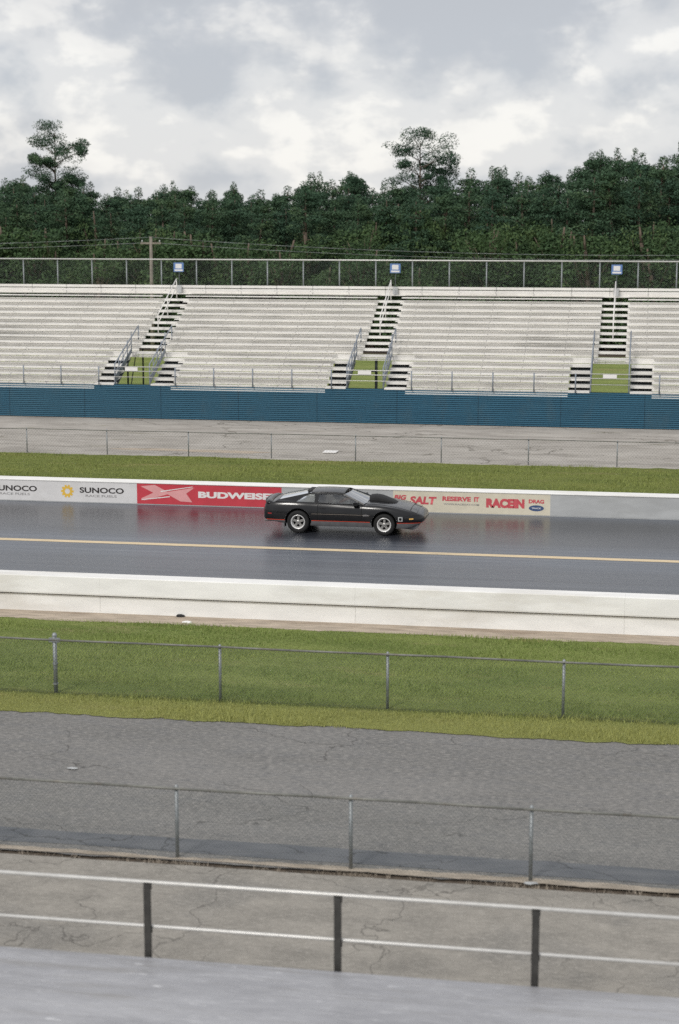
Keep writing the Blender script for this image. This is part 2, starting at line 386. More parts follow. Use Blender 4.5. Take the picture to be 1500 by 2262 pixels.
def strip(name, mat, x0, x1, y0, y1, z, amp0=0., amp1=0., step=.12, seed=1, kind='structure'):
    """horizontal sheet whose near and far edges may be ragged"""
    if not (amp0 or amp1): step = (x1-x0)/8
    xs, a = rough_line(x0, x1, y0, amp0, step, seed); _, b = rough_line(x0, x1, y1, amp1, step, seed+50)
    n = len(xs); v = [(x, p, z) for x, p in zip(xs, a)]+[(x, q, z) for x, q in zip(xs, b)]
    o = link(name, v, [(i, i+1, n+i+1, n+i) for i in range(n-1)], mat); tag(o, kind=kind); return o
X0, X1 = -75, 45

# ------------------------------------------------------------------ ground sheets (4 mm steps)
g = MB(); g.add([(-1500, -300, -.06), (1500, -300, -.06), (1500, 3000, -.06), (-1500, 3000, -.06)], [(0, 1, 2, 3)])
tag(g.build('ground', 'far_grass_ground'), kind='structure')
strip('ground_soil_seam', 'soil', X0, X1, 22.3, 24.0, -.03)
strip('concrete_apron', 'apron_concrete', X0, X1, 10, 23.06, 0, 0, .012, .15, 3)
strip('asphalt_road', 'old_asphalt', X0, X1, 23.22, 31.0, .0, .02, 0, .12, 4)
strip('asphalt_patch', 'asphalt_patch', X0, X1, 23.55, 24.12, .004, .02, .02, .2, 5)
strip('sand_edge', 'sand', X0, X1, 23.24, 23.40, .008, .02, .04, .1, 8)
strip('grass_verge', 'grass_ground', X0, X1, 30.12, 37.75, .012, .06, 0, .08, 6)
strip('dirt_strip', 'dirt', X0, X1, 37.46, 38.6, .016, .05, 0, .08, 7)
strip('track', 'track_asphalt', X0, X1, 38.6, 53.75, .004)
strip('track_centre_line', 'yellow_paint', X0, X1, 46.83, 47.15, .008, .004, .004, .25, 9)
strip('far_verge', 'far_grass_ground', X0, X1, 53.9, 64.75, .004, 0, .12, .15, 10)
strip('far_concrete_bank', 'far_concrete', X0, X1, 64.55, 77.5, -.002)
strip('far_field', 'far_grass_ground', -300, 200, 77.6, 175, -.002)
strip('grass_under_stand', 'grass_ground', X0, X1, 77.6, 116.5, .004, 0, .3, .5, 12)
strip('forest_floor', 'soil', -90, 60, 116, 175, .002, .2, 0, .5, 14)

# grass blades, near verge and far verge edge: geometry in one object
def blades(name, n, x0, x1, y0, y1, h, w, seed, z=.012):
    r = np.random.default_rng(seed)
    x = r.uniform(x0, x1, n); y = y0+(y1-y0)*r.beta(.9, .95, n); a = r.uniform(0, math.pi, n)
    hh = h*r.uniform(.4, 1.3, n)*(.65+.5*np.sin(x*.9+np.sin(y*1.7)*2)*np.sin(y*2.3+1)); hh = np.maximum(hh, h*.3)
    lean = r.normal(0, .35, (n, 2))*hh[:, None]
    v = np.empty((n, 3, 3), np.float32)
    dx, dy = np.cos(a)*w, np.sin(a)*w
    v[:, 0] = np.stack([x-dx, y-dy, np.full(n, z-.004)], 1); v[:, 1] = np.stack([x+dx, y+dy, np.full(n, z-.004)], 1)
    v[:, 2] = np.stack([x+lean[:, 0], y+lean[:, 1], z+hh], 1)
    me = bpy.data.meshes.new(name); me.vertices.add(n*3); me.vertices.foreach_set('co', v.ravel())
    me.loops.add(n*3); me.loops.foreach_set('vertex_index', np.arange(n*3, dtype=np.int32))
    me.polygons.add(n); me.polygons.foreach_set('loop_start', np.arange(0, n*3, 3, dtype=np.int32))
    me.update(); me.validate(); me.materials.append(MATS['grass_blade'])
    o = bpy.data.objects.new(name, me); COL.objects.link(o); tag(o, kind='stuff'); return o
tag(blades('grass', 130000, -18, 6, 30.14, 37.5, .075, .008, 1), 'short mown green grass on the verge between asphalt and near barrier', 'grass')
tag(blades('grass', 60000, -26, 6, 54.0, 64.6, .09, .012, 2), 'mown grass strip behind the far barrier with the banners', 'grass')
# tufts and debris lying in the seam
r = random.Random(5); mb = MB()
for k in range(260):
    x = r.uniform(-14, 6); y = 23.14+r.gauss(0, .05)
    if k % 3 == 0: x = r.choice([-6.55, -3.99, -1.4])+r.gauss(0, .22)
    for j in range(5):
        a = r.uniform(0, 6.28); w = .005; hgt = r.uniform(.0, .06)
        mb.add([(x-w*math.cos(a), y-w*math.sin(a), -.03), (x+w*math.cos(a), y+w*math.sin(a), -.03), (x+r.gauss(0, .03), y+r.gauss(0, .03), hgt)], [(0, 1, 2)])
        x += r.gauss(0, .03)
o = link('weeds', mb.v, mb.f, 'sand'); tag(o, 'dry weeds and straw caught in the seam under the nearest mesh fence', 'weeds', kind='stuff')

# ------------------------------------------------------------------ near deck and its railing
dk = MB(); zd = .6
dk.box(-40, 30, 12, 18.64, zd-.07, zd)
deck = dk.build('viewing_deck', 'deck_metal', bevel=.006)
tag(deck, 'pale grey metal walkway deck filling the bottom of the photo', 'deck')
for x in np.arange(-39, 30, 2.45): MB().box(x-.04, x+.04, 18.3, 18.5, -.0, zd-.07).build('support_leg', 'dark_steel', deck)
rail = empty('guard_railing', (-3.33, 18.72, 0), label='two-bar metal guard railing with dark posts along the front of the grey deck', cat='railing')
PX = [-5.62+2.288*k for k in range(-4, 6)]
def tz(x, zl): return zl
for zz in (1.48, .93):
    mb = MB(); mb.tube((-22-rail.location.x, .062, zz), (16-rail.location.x, .062, zz), .021 if zz < 1 else .024, 12); mb.build('rail', 'rail_metal', rail, True)
for x in PX:
    x -= rail.location.x
    mb = MB(); mb.box(x-.043, x+.043, -.0, .036, .28, 1.455); mb.build('post', 'post_metal', rail, bevel=.005)
    for zz in (1.452, .905): MB().box(x-.05, x+.05, .037, .047, zz-.05, zz+.03).build('clamp', 'post_metal', rail)

# ------------------------------------------------------------------ chain link fences
def chain_fence(name, Y, xs_posts, xa, xb, top, label, cell=.062, wr=.0016, term=(), rail_r=.021, mat='dull_pipe', post_r=.028, zb=0.):
    x_ref = xs_posts[len(xs_posts)//2]
    f = empty(name, (x_ref, Y, 0), label=label, cat='fence', group=None)
    mb = MB(); n = 14
    pts = []
    for i, x in enumerate(np.arange(xa, xb, 1.5)):
        pts.append((x-x_ref, 0, top+.006*math.sin(x*1.3)))
    mb.path(pts, rail_r, 8).build('top_rail', mat, f, True)
    for x in xs_posts:
        mb = MB(); big = any(abs(x-t) < .2 for t in term); pr = post_r*(1.5 if big else 1)
        mb.tube((x-x_ref, .045, -.05), (x-x_ref, .045, top+(.09 if big else .0)), pr, 10)
        p = mb.build('post', 'galvanised', f, True)
        mb = MB(); mb.lathe([(0.001, .05), (pr*.8, .035), (pr*1.2, 0), (pr*1.2, -.03)], (x-x_ref, .045, top+(.09 if big else .0)), 10, 'z')
        mb.build('post_cap', 'galvanised', p, True)
        if big:
            mb = MB()
            for q in (.6, .2): MB().lathe([(pr, -.015), (pr+.012, -.014), (pr+.012, .015), (pr, .016)], (x-x_ref, .045, q), 10, 'z').build('brace_band', 'galvanised', p)
            mb.box(x-x_ref-.1, x-x_ref+.12, -.01, .03, top-.045, top+.035); mb.build('brace_band', 'galvanised', p)
    # diamond mesh: real crossed wires
    h = top-.02; v = []; fc = []
    for sgn in (1, -1):
        for x in np.arange(xa-h, xb+h, cell):
            a = [x, x+h*.9*sgn]; z0, z1 = zb+.02, h
            if max(a) < xa or min(a) > xb: continue
            k = len(v); y = .012*sgn*.2
            for (px, pz) in ((a[0], z0), (a[1], z1)):
                v += [(px-x_ref-wr, y, pz), (px-x_ref+wr*.5, y-wr, pz+wr*.5), (px-x_ref+wr, y+wr, pz-wr*.3)]
            fc += [(k, k+1, k+4, k+3), (k+1, k+2, k+5, k+4), (k+2, k, k+3, k+5)]
    o = link('wire_mesh', v, fc, 'wire', f)
    return f
p2 = [-3.96+2.57*k-(.25 if k < -1 else 0) for k in range(-7, 7)]
chain_fence('chain_link_fence', 23.3, p2, -24, 14, 1.07, 'low mesh fence standing in the seam between apron and grey asphalt, nearest of the fences')
p1 = [-11.22, -7.9, -4.64, -1.33] + [-1.33+3.3*k for k in range(1, 5)] + [-11.22-3.3*k for k in range(1, 5)]
chain_fence('chain_link_fence', 31.45, sorted(p1), -26, 14, 1.09, 'low mesh fence with one thick capped post, standing in the near green verge', term=(-11.22,), wr=.0022)
p3 = [-10.85+3.3*k for k in range(-8, 8)]
chain_fence('chain_link_fence', 64.9, p3, -40, 18, .955, 'thin mesh fence along the pale broken concrete below the blue siding', cell=.12, wr=.0022, rail_r=.017, post_r=.022)

# ------------------------------------------------------------------ near barrier (white, seen from behind)
nb = empty('barrier_wall', (-7, 38.5, 0), label='long white two-tier barrier on the near side of the track, dark seam along it', cat='barrier')
for k, (xa, xb) in enumerate([(x, x+6.098) for x in np.arange(-43, 18, 6.1)]):
    mb = MB(); xa += 7; xb += 7
    mb.prism([(-.20, 0), (-.165, .405), (.22, .405), (.24, 0)], 'x', xa, xb); mb.build('base_block', 'white_concrete', nb, bevel=.008)
    mb = MB(); mb.prism([(-.24, .442), (-.245, .475), (-.20, .85), (-.185, .865), (.27, .865), (.285, .85), (.285, .442)], 'x', xa, xb)
    mb.build('cap_block', 'white_concrete', nb)
mb = MB(); mb.box(-36, 24.9, -.12, .18, .40, .445); mb.build('seam_joint', 'soil', nb)

# ------------------------------------------------------------------ far barrier with painted banners
fb = empty('barrier_wall', (-7, 53.8, 0), label='low concrete barrier on the far side of the track behind the black car, painted with banners', cat='barrier')
def ox(x): return x+7
YF = -.2
secs = [(-60, -16.15, 'banner_white'), (-16.15, -11.35, 'banner_red'), (-11.35, -7.75, 'grey_concrete'), (-7.75, -2.8, 'cream_paint'), (-2.8, 30, 'grey_concrete')]
mb = MB(); mb.prism([(-.2, 0), (-.2, .712), (.36, .712), (.36, 0)], 'x', -60+7, 30+7); mb.build('wall_core', 'grey_concrete', fb)
mb = MB(); mb.prism([(-.225, .70), (-.225, .72), (-.215, .733), (.37, .733), (.385, .72), (.385, .70)], 'x', -60+7, 30+7); mb.build('wall_top_highlight', 'white_concrete', fb)  # whiter than the core: highlight on the wall's top face put into colour
for a, b, m in secs:
    mb = MB(); mb.box(ox(a), ox(b), -.206, -.202, .03, .698); mb.build('painted_panel', m, fb)
FONT = None
def text(body, x, z, h, w, mat, parent, y=-.209, thick=.0, bold=.02, shear=0., name='lettering', plane='xz', dep=.002):
    cu = bpy.data.curves.new('t', 'FONT'); cu.body = body; cu.size = 1; cu.offset = bold; cu.shear = shear; cu.resolution_u = 4; cu.extrude = 0
    o = bpy.data.objects.new('t', cu); COL.objects.link(o)
    dg = bpy.context.evaluated_depsgraph_get(); me = bpy.data.meshes.new_from_object(o.evaluated_get(dg)); bpy.data.objects.remove(o)
    co = np.empty(len(me.vertices)*3); me.vertices.foreach_get('co', co); co = co.reshape(-1, 3)
    mn, mx = co.min(0), co.max(0); u = (co[:, 0]-mn[0])/(mx[0]-mn[0])*w; t = (co[:, 1]-mn[1])/(mx[1]-mn[1])*h
    co2 = np.stack([x+u, np.full(len(u), y), z+t], 1); me.vertices.foreach_set('co', co2.ravel()); me.update()
    me.name = name; me.materials.clear(); me.materials.append(MATS[mat])
    t_ = bpy.data.objects.new(name, me); COL.objects.link(t_); t_.parent = parent; return t_
# white section, two identical fuel adverts with a yellow sun emblem
def sun_logo(cx, cz, r, parent):
    mb = MB(); n = 10
    for i in range(n):
        a = 2*math.pi*i/n; p = lambda rr, t: (cx+rr*math.cos(t), -.209, cz+rr*math.sin(t))
        mb.add([p(r*.70, a-.24), p(r*1.0, a-.2), p(r*1.05, a+.12), p(r*.70, a+.24)], [(0, 1, 2, 3)])
    m = 28
    v = [(cx+rr*math.cos(2*math.pi*i/m), -.2095, cz+rr*math.sin(2*math.pi*i/m)) for rr in (r*.42, r*.78) for i in range(m)]
    mb.add(v, [(i, (i+1) % m, m+(i+1) % m, m+i) for i in range(m)]); link('sun_emblem', mb.v, mb.f, 'print_yellow', parent)
for xs in (-21.05, -18.09, -24.0):
    text('SUNOCO', ox(xs), .33, .185, 1.5, 'print_black', fb, bold=.03)
    text('RACE FUELS', ox(xs+.2), .20, .075, 1.05, 'print_grey', fb, bold=.01)
    sun_logo(ox(xs-.42), .37, .21, fb)
# red section: bow tie and word
bt = [(-16.0, .22), (-15.55, .22), (-15.1, .34), (-14.3, .20), (-14.3, .60), (-15.1, .46), (-15.75, .62), (-16.0, .56), (-15.35, .40)]
mb = MB(); p = lambda q: (ox(q[0]), -.2085, q[1])
mb.add([p((-16.02, .60)), p((-15.55, .66)), p((-15.12, .44)), p((-15.12, .36)), p((-15.9, .14)), p((-16.02, .20)), p((-15.6, .40))], [(0, 1, 2, 6), (2, 3, 6), (6, 3, 4, 5)])
mb.add([p((-15.12, .44)), p((-14.22, .60)), p((-14.50, .40)), p((-14.30, .12)), p((-14.7, .14)), p((-15.12, .36))], [(0, 1, 2), (0, 2, 5), (5, 2, 3, 4)])
link('bow_tie_emblem', mb.v, mb.f, 'print_pink', fb)
mb = MB(); mb.add([(ox(-15.35), -.2105, .43), (ox(-14.28), -.2105, .615), (ox(-14.28), -.2105, .635), (ox(-15.35), -.2105, .465)], [(0, 1, 2, 3)])
mb.add([(ox(-16.0), -.2105, .15), (ox(-15.05), -.2105, .27), (ox(-15.05), -.2105, .30), (ox(-16.0), -.2105, .175)], [(0, 1, 2, 3)])
link('emblem_outline', mb.v, mb.f, 'print_white', fb)
text('BUDWEISER', ox(-14.1), .27, .21, 2.72, 'print_white', fb, bold=.05)
# cream section
text('BIG', ox(-7.72), .40, .155, .40, 'print_red', fb, bold=.05, shear=.2)
text('SALT', ox(-7.22), .27, .255, .86, 'print_red', fb, bold=.05, shear=.15)
text('RESERVE', ox(-6.18), .40, .15, .9, 'print_red', fb, bold=.05)
text('IT', ox(-5.18), .40, .15, .16, 'print_red', fb, bold=.05)
text('WWW.RACEDAY.COM', ox(-6.14), .275, .055, 1.12, 'print_grey', fb, bold=.02)
text('RACEIN', ox(-4.80), .225, .30, 1.2, 'print_red', fb, bold=.07)
text('DRAG', ox(-3.47), .40, .125, .48, 'print_red', fb, bold=.05)
m = 24; mb = MB(); mb.add([(ox(-3.23)+.235*math.cos(2*math.pi*i/m), -.2085, .25+.095*math.sin(2*math.pi*i/m)) for i in range(m)], [tuple(range(m))]); link('oval_emblem', mb.v, mb.f, 'print_blue', fb)
text('TRACK', ox(-3.38), .225, .05, .3, 'print_white', fb, y=-.2105, bold=.02)

# ------------------------------------------------------------------ grandstand
YB, ZB, RR, RN, NROW = 76.9, 1.59, .254, .55, 15
GX0, GX1 = -46., 26.
gs = empty('grandstand', (-12, YB, 0), label='long aluminium bleacher grandstand with blue ribbed siding, facing the track', cat='grandstand')
def gx(x): return x+12
# ribbed siding
mb = MB(); nr = 17; hgt = ZB-.03
prof = []
for i in range(nr):
    z0 = .03+hgt*i/nr; dz = hgt/nr
    prof += [(.0, z0), (-.0, z0+dz*.52), (.055, z0+dz*.62), (.055, z0+dz*.97)]
prof.append((0, ZB))
n = len(prof); v = [(gx(GX0), p[0], p[1]) for p in prof]+[(gx(GX1), p[0], p[1]) for p in prof]
mb.add(v, [(i, i+1, n+i+1, n+i) for i in range(n-1)]); sdg = link('siding', mb.v, mb.f, 'blue_siding', gs); 
mb = MB(); mb.box(gx(GX0), gx(GX1), .03, .07, 0, .06); mb.build('base_trim', 'car_seam', gs)
AIS = [-45.1, -34.2, -23.3, -12.43, -1.53, 9.37, 20.3]; AW = .62          # aisle half width
PW = .78                                                    # portal half width
NP = 5                                                      # rows cut by a portal
SW = .95                                                    # side steps beyond the portal
def spans(i):
    """bench spans of row i between aisles"""
    out = []; x = GX0
    for a in AIS:
        hw = (PW+.10+SW) if i < NP else AW
        if a-hw > x: out.append((x, a-hw))
        x = a+hw
    if x < GX1: out.append((x, GX1))
    return out
allsp = []
for i in range(NROW):
    zt = ZB+i*RR; yf = i*RN                                 # footboard of the row: its nosing
    for (a, b) in spans(i):
        xa, xb = gx(a), gx(b)
        # aluminium footboard with closed riser below
        mb = MB(); mb.box(xa, xb, yf, yf+RN-.004, zt-.035, zt)
        mb.box(xa, xb, yf+.012, yf+.03, zt-RR+.02, zt-.036); mb.build('footboard', 'riser_aluminium', gs)
        # seat plank: joints every 3.6 m
        mb = MB(); sag = random.uniform(-.006, .006)
        mb.box(xa, xb, yf+RN-.34+.05, yf+RN, zt+.385+sag, zt+.432+sag)
        mb.build('bench_seat', 'bench_aluminium', gs)
mb = MB()
for (a, b) in spans(0):
    mb = MB(); mb.box(gx(a), gx(b), -.03, .01, ZB+.0, ZB+.05); mb.build('front_trim', 'bench_aluminium', gs)
# aisle treads (open risers) and side steps at the portals
for a in AIS:
    if not (-40 < a < 20): continue
    for i in range(NP, NROW):
        zt = ZB+i*RR; yf = i*RN
        mb = MB(); mb.box(gx(a-AW), gx(a+AW), yf, yf+RN-.03, zt-.10, zt); 
        mb.build('aisle_tread', 'riser_aluminium', gs)
    for sgn in (-1, 1):
        for i in range(NP):
            zt = ZB+i*RR; yf = i*RN; x0, x1 = sorted((gx(a+sgn*(PW+.10)), gx(a+sgn*(PW+.10+SW)))); mb = MB()
            if i == 0: mb.box(x0, x1, yf, yf+RN-.03, zt-.06, zt+.03)
            else: mb.box(x0, x1, yf, yf+RN-.03, zt-.115, zt)
            mb.build('side_step', 'riser_aluminium', gs)
        # blue grey side rail framing the opening: sloping panel + handrail
        xs = gx(a+sgn*(PW+.05)); L_ = NP*RN; top = NP*RR
        mb = MB(); mb.prism([(0.02, ZB-.02), (L_, ZB+top-.02), (L_, ZB+top+.20), (.02, ZB+.34)], 'x', xs-.012, xs+.012); mb.build('portal_side_panel', 'blue_grey_steel', gs)
        mb = MB(); q = .92
        mb.path([(xs, .05, ZB), (xs, .05, ZB+q), (xs, L_+1.2, ZB+top+q+.25), (xs, L_+1.2, ZB+top+.5)], .03, 8)
        for t in (.25, .5, .75, 1.): mb.tube((xs, L_*t, ZB+top*t), (xs, L_*t, ZB+top*t+q-.08+.12*t), .025, 6)
        mb.tube((xs, .05, ZB+.5), (xs, L_, ZB+top+.5), .022, 6); mb.build('portal_handrail', 'blue_grey_steel', gs, True)
    # beam above the opening
    MB().box(gx(a-PW), gx(a+PW), NP*RN-.05, NP*RN+.0, ZB+NP*RR-.17, ZB+NP*RR-.125).build('portal_header', 'bench_aluminium', gs)
    mb = MB(); mb.box(gx(a-PW), gx(a+PW), NP*RN-.06, NP*RN+.03, ZB+NP*RR-.235, ZB+NP*RR-.20); mb.build('portal_header', 'bench_aluminium', gs)
    # centre handrail up the aisle (upper rows)
    mb = MB()
    ya, za = 8.2*RN, ZB+8.2*RR; yb, zb2 = (NROW-.5)*RN, ZB+(NROW-.5)*RR
    for (y_, z_) in ((ya, za), ((ya+yb)/2, (za+zb2)/2), (yb, zb2)): mb.tube((gx(a), y_, z_-.1), (gx(a), y_, z_+.86), .024, 8)
    mb.tube((gx(a), ya, za+.86), (gx(a), yb, zb2+.86), .026, 8); mb.tube((gx(a), ya, za+.45), (gx(a), yb, zb2+.45), .022, 8)
    mb.build('aisle_handrail', 'bench_aluminium', gs, True)
# inner portal floor support and stair frame seen through an opening
ZT = ZB+NROW*RR; YT = NROW*RN
mb = MB(); mb.box(gx(GX0), gx(GX1), YT, YT+.30, ZT-.04, ZT); mb.build('top_walkway', 'riser_aluminium', gs)
MB().box(gx(GX0), gx(GX1), YT+.30, YT+.335, ZT-.03, ZT+.23).build('back_board', 'bench_aluminium', gs)
MB().box(gx(GX0), gx(GX1), YT+.27, YT+.297, ZT+.27, ZT+.40).build('back_board', 'bench_aluminium', gs)
for a in AIS:                                                # dark skirts under the side steps and the stair
    if not (-40 < a < 20): continue
    for sgn in (-1, 1):
        x0, x1 = sorted((gx(a+sgn*(PW+.09)), gx(a+sgn*(PW+.10+SW-.02)))); MB().prism([(.08, ZB-.34), (NP*RN, ZB+NP*RR-.34), (NP*RN, ZB+NP*RR-.30), (.08, ZB-.30)], 'x', x0, x1).build('step_skirt', 'dark_steel', gs)
# steel stringers and posts under the planks
for x in np.arange(GX0+.4, GX1, 2.55):
    if min(abs(x-a) for a in AIS) < 1.0: continue
    X = gx(x); mb = MB(); mb.path([(X, .2, ZB-.32), (X, YT, ZT-.32)], .05, 4)
    for y in (.25, 2.9, 5.6, YT): mb.tube((X, y, 0), (X, y, ZB-.32+(y-.2)/(YT-.2)*(ZT-ZB)), .05, 6)
    mb.tube((X, 2.9, .1), (X, 5.6, 3.4), .028, 5); mb.tube((X, 5.6, .1), (X, YT, 4.4), .028, 5)
    mb.build('support_frame', 'dark_steel', gs)
# rear guard fence on the stand
YG, ZG = YT+.42, 7.10-.02
mb = MB(); mb.tube((gx(GX0), YG, ZG), (gx(GX1), YG, ZG), .034, 8); mb.build('guard_rail', 'rail_metal', gs, True)
for x in np.arange(-31.6-1.83*7, GX1, 1.83):
    mb = MB(); mb.tube((gx(x), YG+.04, ZT-.5), (gx(x), YG+.04, ZG-.02), .035, 8); mb.build('guard_post', 'galvanised', gs, True)
v = []; fc = []; hh = ZG-ZT
for sgn in (1, -1):
    for x in np.arange(GX0-hh, GX1+hh, .09):
        k = len(v); w = .0022
        for (px, pz) in ((x, ZT-.02), (x+hh*.9*sgn, ZG)): v += [(gx(px)-w, YG, pz), (gx(px)+w, YG-w, pz), (gx(px)+w, YG+w, pz)]
        fc += [(k, k+1, k+4, k+3), (k+1, k+2, k+5, k+4), (k+2, k, k+3, k+5)]
link('guard_mesh', v, fc, 'wire', gs)
# front railing across seats and portals
ZF = ZB
for zz, rr_ in ((2.40, .019), (2.20, .019), (1.93, .014)): MB().tube((gx(GX0), -.06, zz), (gx(GX1), -.06, zz), rr_, 8).build('front_rail', 'rail_metal', gs, True)
for x in np.arange(-28.5-1.82*9, GX1, 1.82):
    if min(abs(x-a) for a in AIS) < .7: continue
    mb = MB(); mb.tube((gx(x), -.10, ZB-.03), (gx(x), -.10, 2.41), .030, 8); mb.build('front_post', 'blue_grey_steel', gs, True)
for a in AIS:
    if -40 < a < 20:
        mb = MB(); mb.box(gx(a)-.30, gx(a)+.30, -.095, -.083, 2.215, 2.385); mb.build('rail_plate', 'print_white', gs, bevel=.003)
# steel stair post seen through the middle opening
mb = MB(); mb.box(gx(-12.6), gx(-12.48), 4.0, 4.12, 0, 2.6); mb.box(gx(-13.2), gx(-12.5), 4.13, 4.2, 1.95, 2.02); mb.build('stair_post', 'dark_steel', gs)

# section signs on posts
for (x, lab) in ((-23.29, 'small blue and white sign above the stand, over the left stair aisle'),
                 (-12.28, 'small blue and white sign above the stand over the middle stair aisle'),
                 (-1.50, 'small blue and white sign above the stand, over the right stair aisle')):
    sg = empty('section_sign', (x, YB+YT+.15, ZT-.6), label=lab, cat='sign', group='section signs along the top of the grandstand')
    zc = 6.70-(ZT-.6)
    mb = MB(); mb.tube((0, .06, .6), (0, .06, zc+.2), .022, 8); mb.build('sign_post', 'dark_steel', sg, True)
    mb = MB(); mb.box(-.13, .13, .0, .05, .62, 1.0); mb.build('post_box', 'grey_concrete', sg, bevel=.01)
    mb = MB(); mb.box(-.26, .26, -.03, -.012, zc-.23, zc+.23); pl = mb.build('plate', 'sign_blue', sg, bevel=.003)
    mb = MB(); mb.box(-.21, .21, -.034, -.031, zc-.19, zc-.11); mb.box(-.16, .16, -.034, -.031, zc-.06, zc+.17); mb.build('plate_print', 'banner_white', pl)

# ------------------------------------------------------------------ trees
def leaf_cloud(centres, radii, n_per, size, seed, up=.3):
    r = np.random.default_rng(seed); V = []; F = []
    for (c, rad), n in zip(zip(centres, radii), n_per):
        d = r.normal(size=(n, 3)); d /= np.linalg.norm(d, axis=1)[:, None]
        rr = r.uniform(.35, 1, n)**.6; P = np.array(c)+d*rr[:, None]*np.array(rad)
        nrm = r.normal(size=(n, 3))+d*.8+np.array([0, 0, up]); nrm /= np.linalg.norm(nrm, axis=1)[:, None]
        t = np.cross(nrm, r.normal(size=(n, 3))); t /= np.linalg.norm(t, axis=1)[:, None]; b = np.cross(nrm, t)
        s1 = size*r.uniform(.5, 1.25, n)[:, None]; s2 = s1*r.uniform(.22, .5, n)[:, None]
        q = np.stack([P-t*s1, P-b*s2, P+t*s1, P+b*s2], 1); V.append(q.reshape(-1, 3))
    V = np.concatenate(V); n = len(V)//4
    return V, n
def leaf_mesh(name, V, n, mat):
    me = bpy.data.meshes.new(name); me.vertices.add(n*4); me.vertices.foreach_set('co', V.astype(np.float32).ravel())
    me.loops.add(n*4); me.loops.foreach_set('vertex_index', np.arange(n*4, dtype=np.int32))
    me.polygons.add(n); me.polygons.foreach_set('loop_start', np.arange(0, n*4, 4, dtype=np.int32)); me.update(); me.validate()
    me.materials.append(MATS[mat]); return me
def make_tree(name, h, seed, kind):
    r = random.Random(seed); root = empty(name)
    tr = MB(); C = []; RD = []; NP_ = []
    lean = (r.uniform(-.4, .4), r.uniform(-.4, .4))
    def tp(t): return (lean[0]*t*t+.12*math.sin(5*t+seed), lean[1]*t*t, h*t)
    for k in range(8): tr.tube(tp(k/8), tp((k+1)/8), .19*(1-k/8)**.8+.04, 7, .19*(1-(k+1)/8)**.8+.03)
    if kind == 'pine':
        z = r.uniform(.30, .42)
        while z < .985:
            u = (z-.3)/.7; reach = (1.9*(1-u)**.65+.35)*r.uniform(.7, 1.2)
            for j in range(r.choice((4, 5, 6))):
                a = r.uniform(0, 6.28); q = reach*r.uniform(.45, 1.05); p = tp(z)
                e = (p[0]+math.cos(a)*q, p[1]+math.sin(a)*q, p[2]+q*r.uniform(.05, .38))
                tr.tube(p, e, .04, 4, .015)
                C.append(e); RD.append((.55+.28*q, .55+.28*q, .34+.1*q)); NP_.append(170)
            z += r.uniform(.045, .075)
        C.append(tp(1)); RD.append((.4, .4, .75)); NP_.append(170); size = .115
    elif kind == 'lanky':                                     # tall open crown, clumps with sky between
        lay = [(a, b, c*1.3, d*1.35) for a, b, c, d in LANKY[seed % 2]]
        for k in range(7):
            a = r.uniform(0, 6.28); q = math.sqrt(r.random()); lay.append((.35+2.7*q*math.cos(a), 15.8+2.9*q*math.sin(a), r.uniform(.5, .9), r.uniform(.3, .5)))
        for (dx, z, rx, rz) in lay:
            p = tp(min(1, z/h-.06)); dy = r.uniform(-1.1, 1.1); e = (dx, dy, z)
            tr.tube(p, e, .06, 5, .02)
            for q in range(6):
                c = (dx+r.uniform(-.7, .7)*rx, dy+r.uniform(-.6, .6), z+r.uniform(-.55, .55)*rz)
                C.append(c); RD.append((rx*.7, .75, rz*.75)); NP_.append(150)
        size = .11
    else:                                                     # broadleaf / brush
        for k in range(26):
            a = r.uniform(0, 6.28); q = h*.30*math.sqrt(r.random()); z = h*r.uniform(.12, .93)
            q *= (1-abs(z/h-.45)*1.1)+.2; e = (math.cos(a)*q, math.sin(a)*q, z)
            tr.tube(tp(max(0, z/h*.6)), e, .045, 4, .015)
            C.append(e); RD.append((h*.14, h*.14, h*.11)); NP_.append(260)
        size = .10
    V, n = leaf_cloud(C, RD, NP_, size, seed)
    crown = bpy.data.objects.new('crown', leaf_mesh('crown', V, n, 'broad_leaves' if kind == 'brush' else 'pine_needles')); COL.objects.link(crown); crown.parent = root
    trunk = tr.build('trunk', 'bark', root, True)
    return root
# clump layouts (offset along x, height, half width, half height) of the two lone pines
LANKY = [[(-.3, 19.6, 1.0, .6), (-1.9, 18.3, .9, .5), (-.6, 18.6, 1.1, .5), (.4, 17.7, .8, .5), (2.6, 18.2, .9, .45), (1.9, 17.0, 1.2, .6), (3.0, 17.4, .6, .4),
          (-1.6, 16.6, .9, .45), (-.4, 16.3, .7, .4), (-1.2, 15.3, 1.3, .5), (1.4, 15.2, 1.1, .6), (2.3, 14.8, .7, .4), (.2, 14.4, .9, .4), (-1.6, 13.9, .7, .4), (1.6, 13.7, .9, .5), (-.5, 13.1, 1.3, .6), (.8, 12.2, 1.6, .8), (-1.2, 11.4, 1.4, .7)],
         [(-.9, 19.2, 1.1, .7), (.2, 19.5, .8, .5), (-2.3, 18.1, 1.2, .5), (-.8, 17.9, 1.3, .6), (1.9, 18.4, 1.2, .9), (3.1, 17.5, .8, .7), (1.5, 17.2, .9, .5), (2.6, 16.2, .7, .6), (-1.2, 16.6, 1.4, .6), (.2, 16.4, .7, .4),
          (-2.2, 15.3, 1.1, .5), (-.6, 15.3, 1.3, .5), (2.2, 15.1, .9, .5), (-1.6, 14.0, 1.4, .6), (.6, 14.2, .9, .5), (2.0, 13.8, .9, .6), (-.6, 13.0, 1.6, .6), (-2.4, 12.9, 1.0, .5), (1.6, 12.6, 1.2, .7), (.0, 11.6, 2.0, .8)]]
pines = [make_tree('pine_tree', 14, 10+k, 'pine') for k in range(7)]
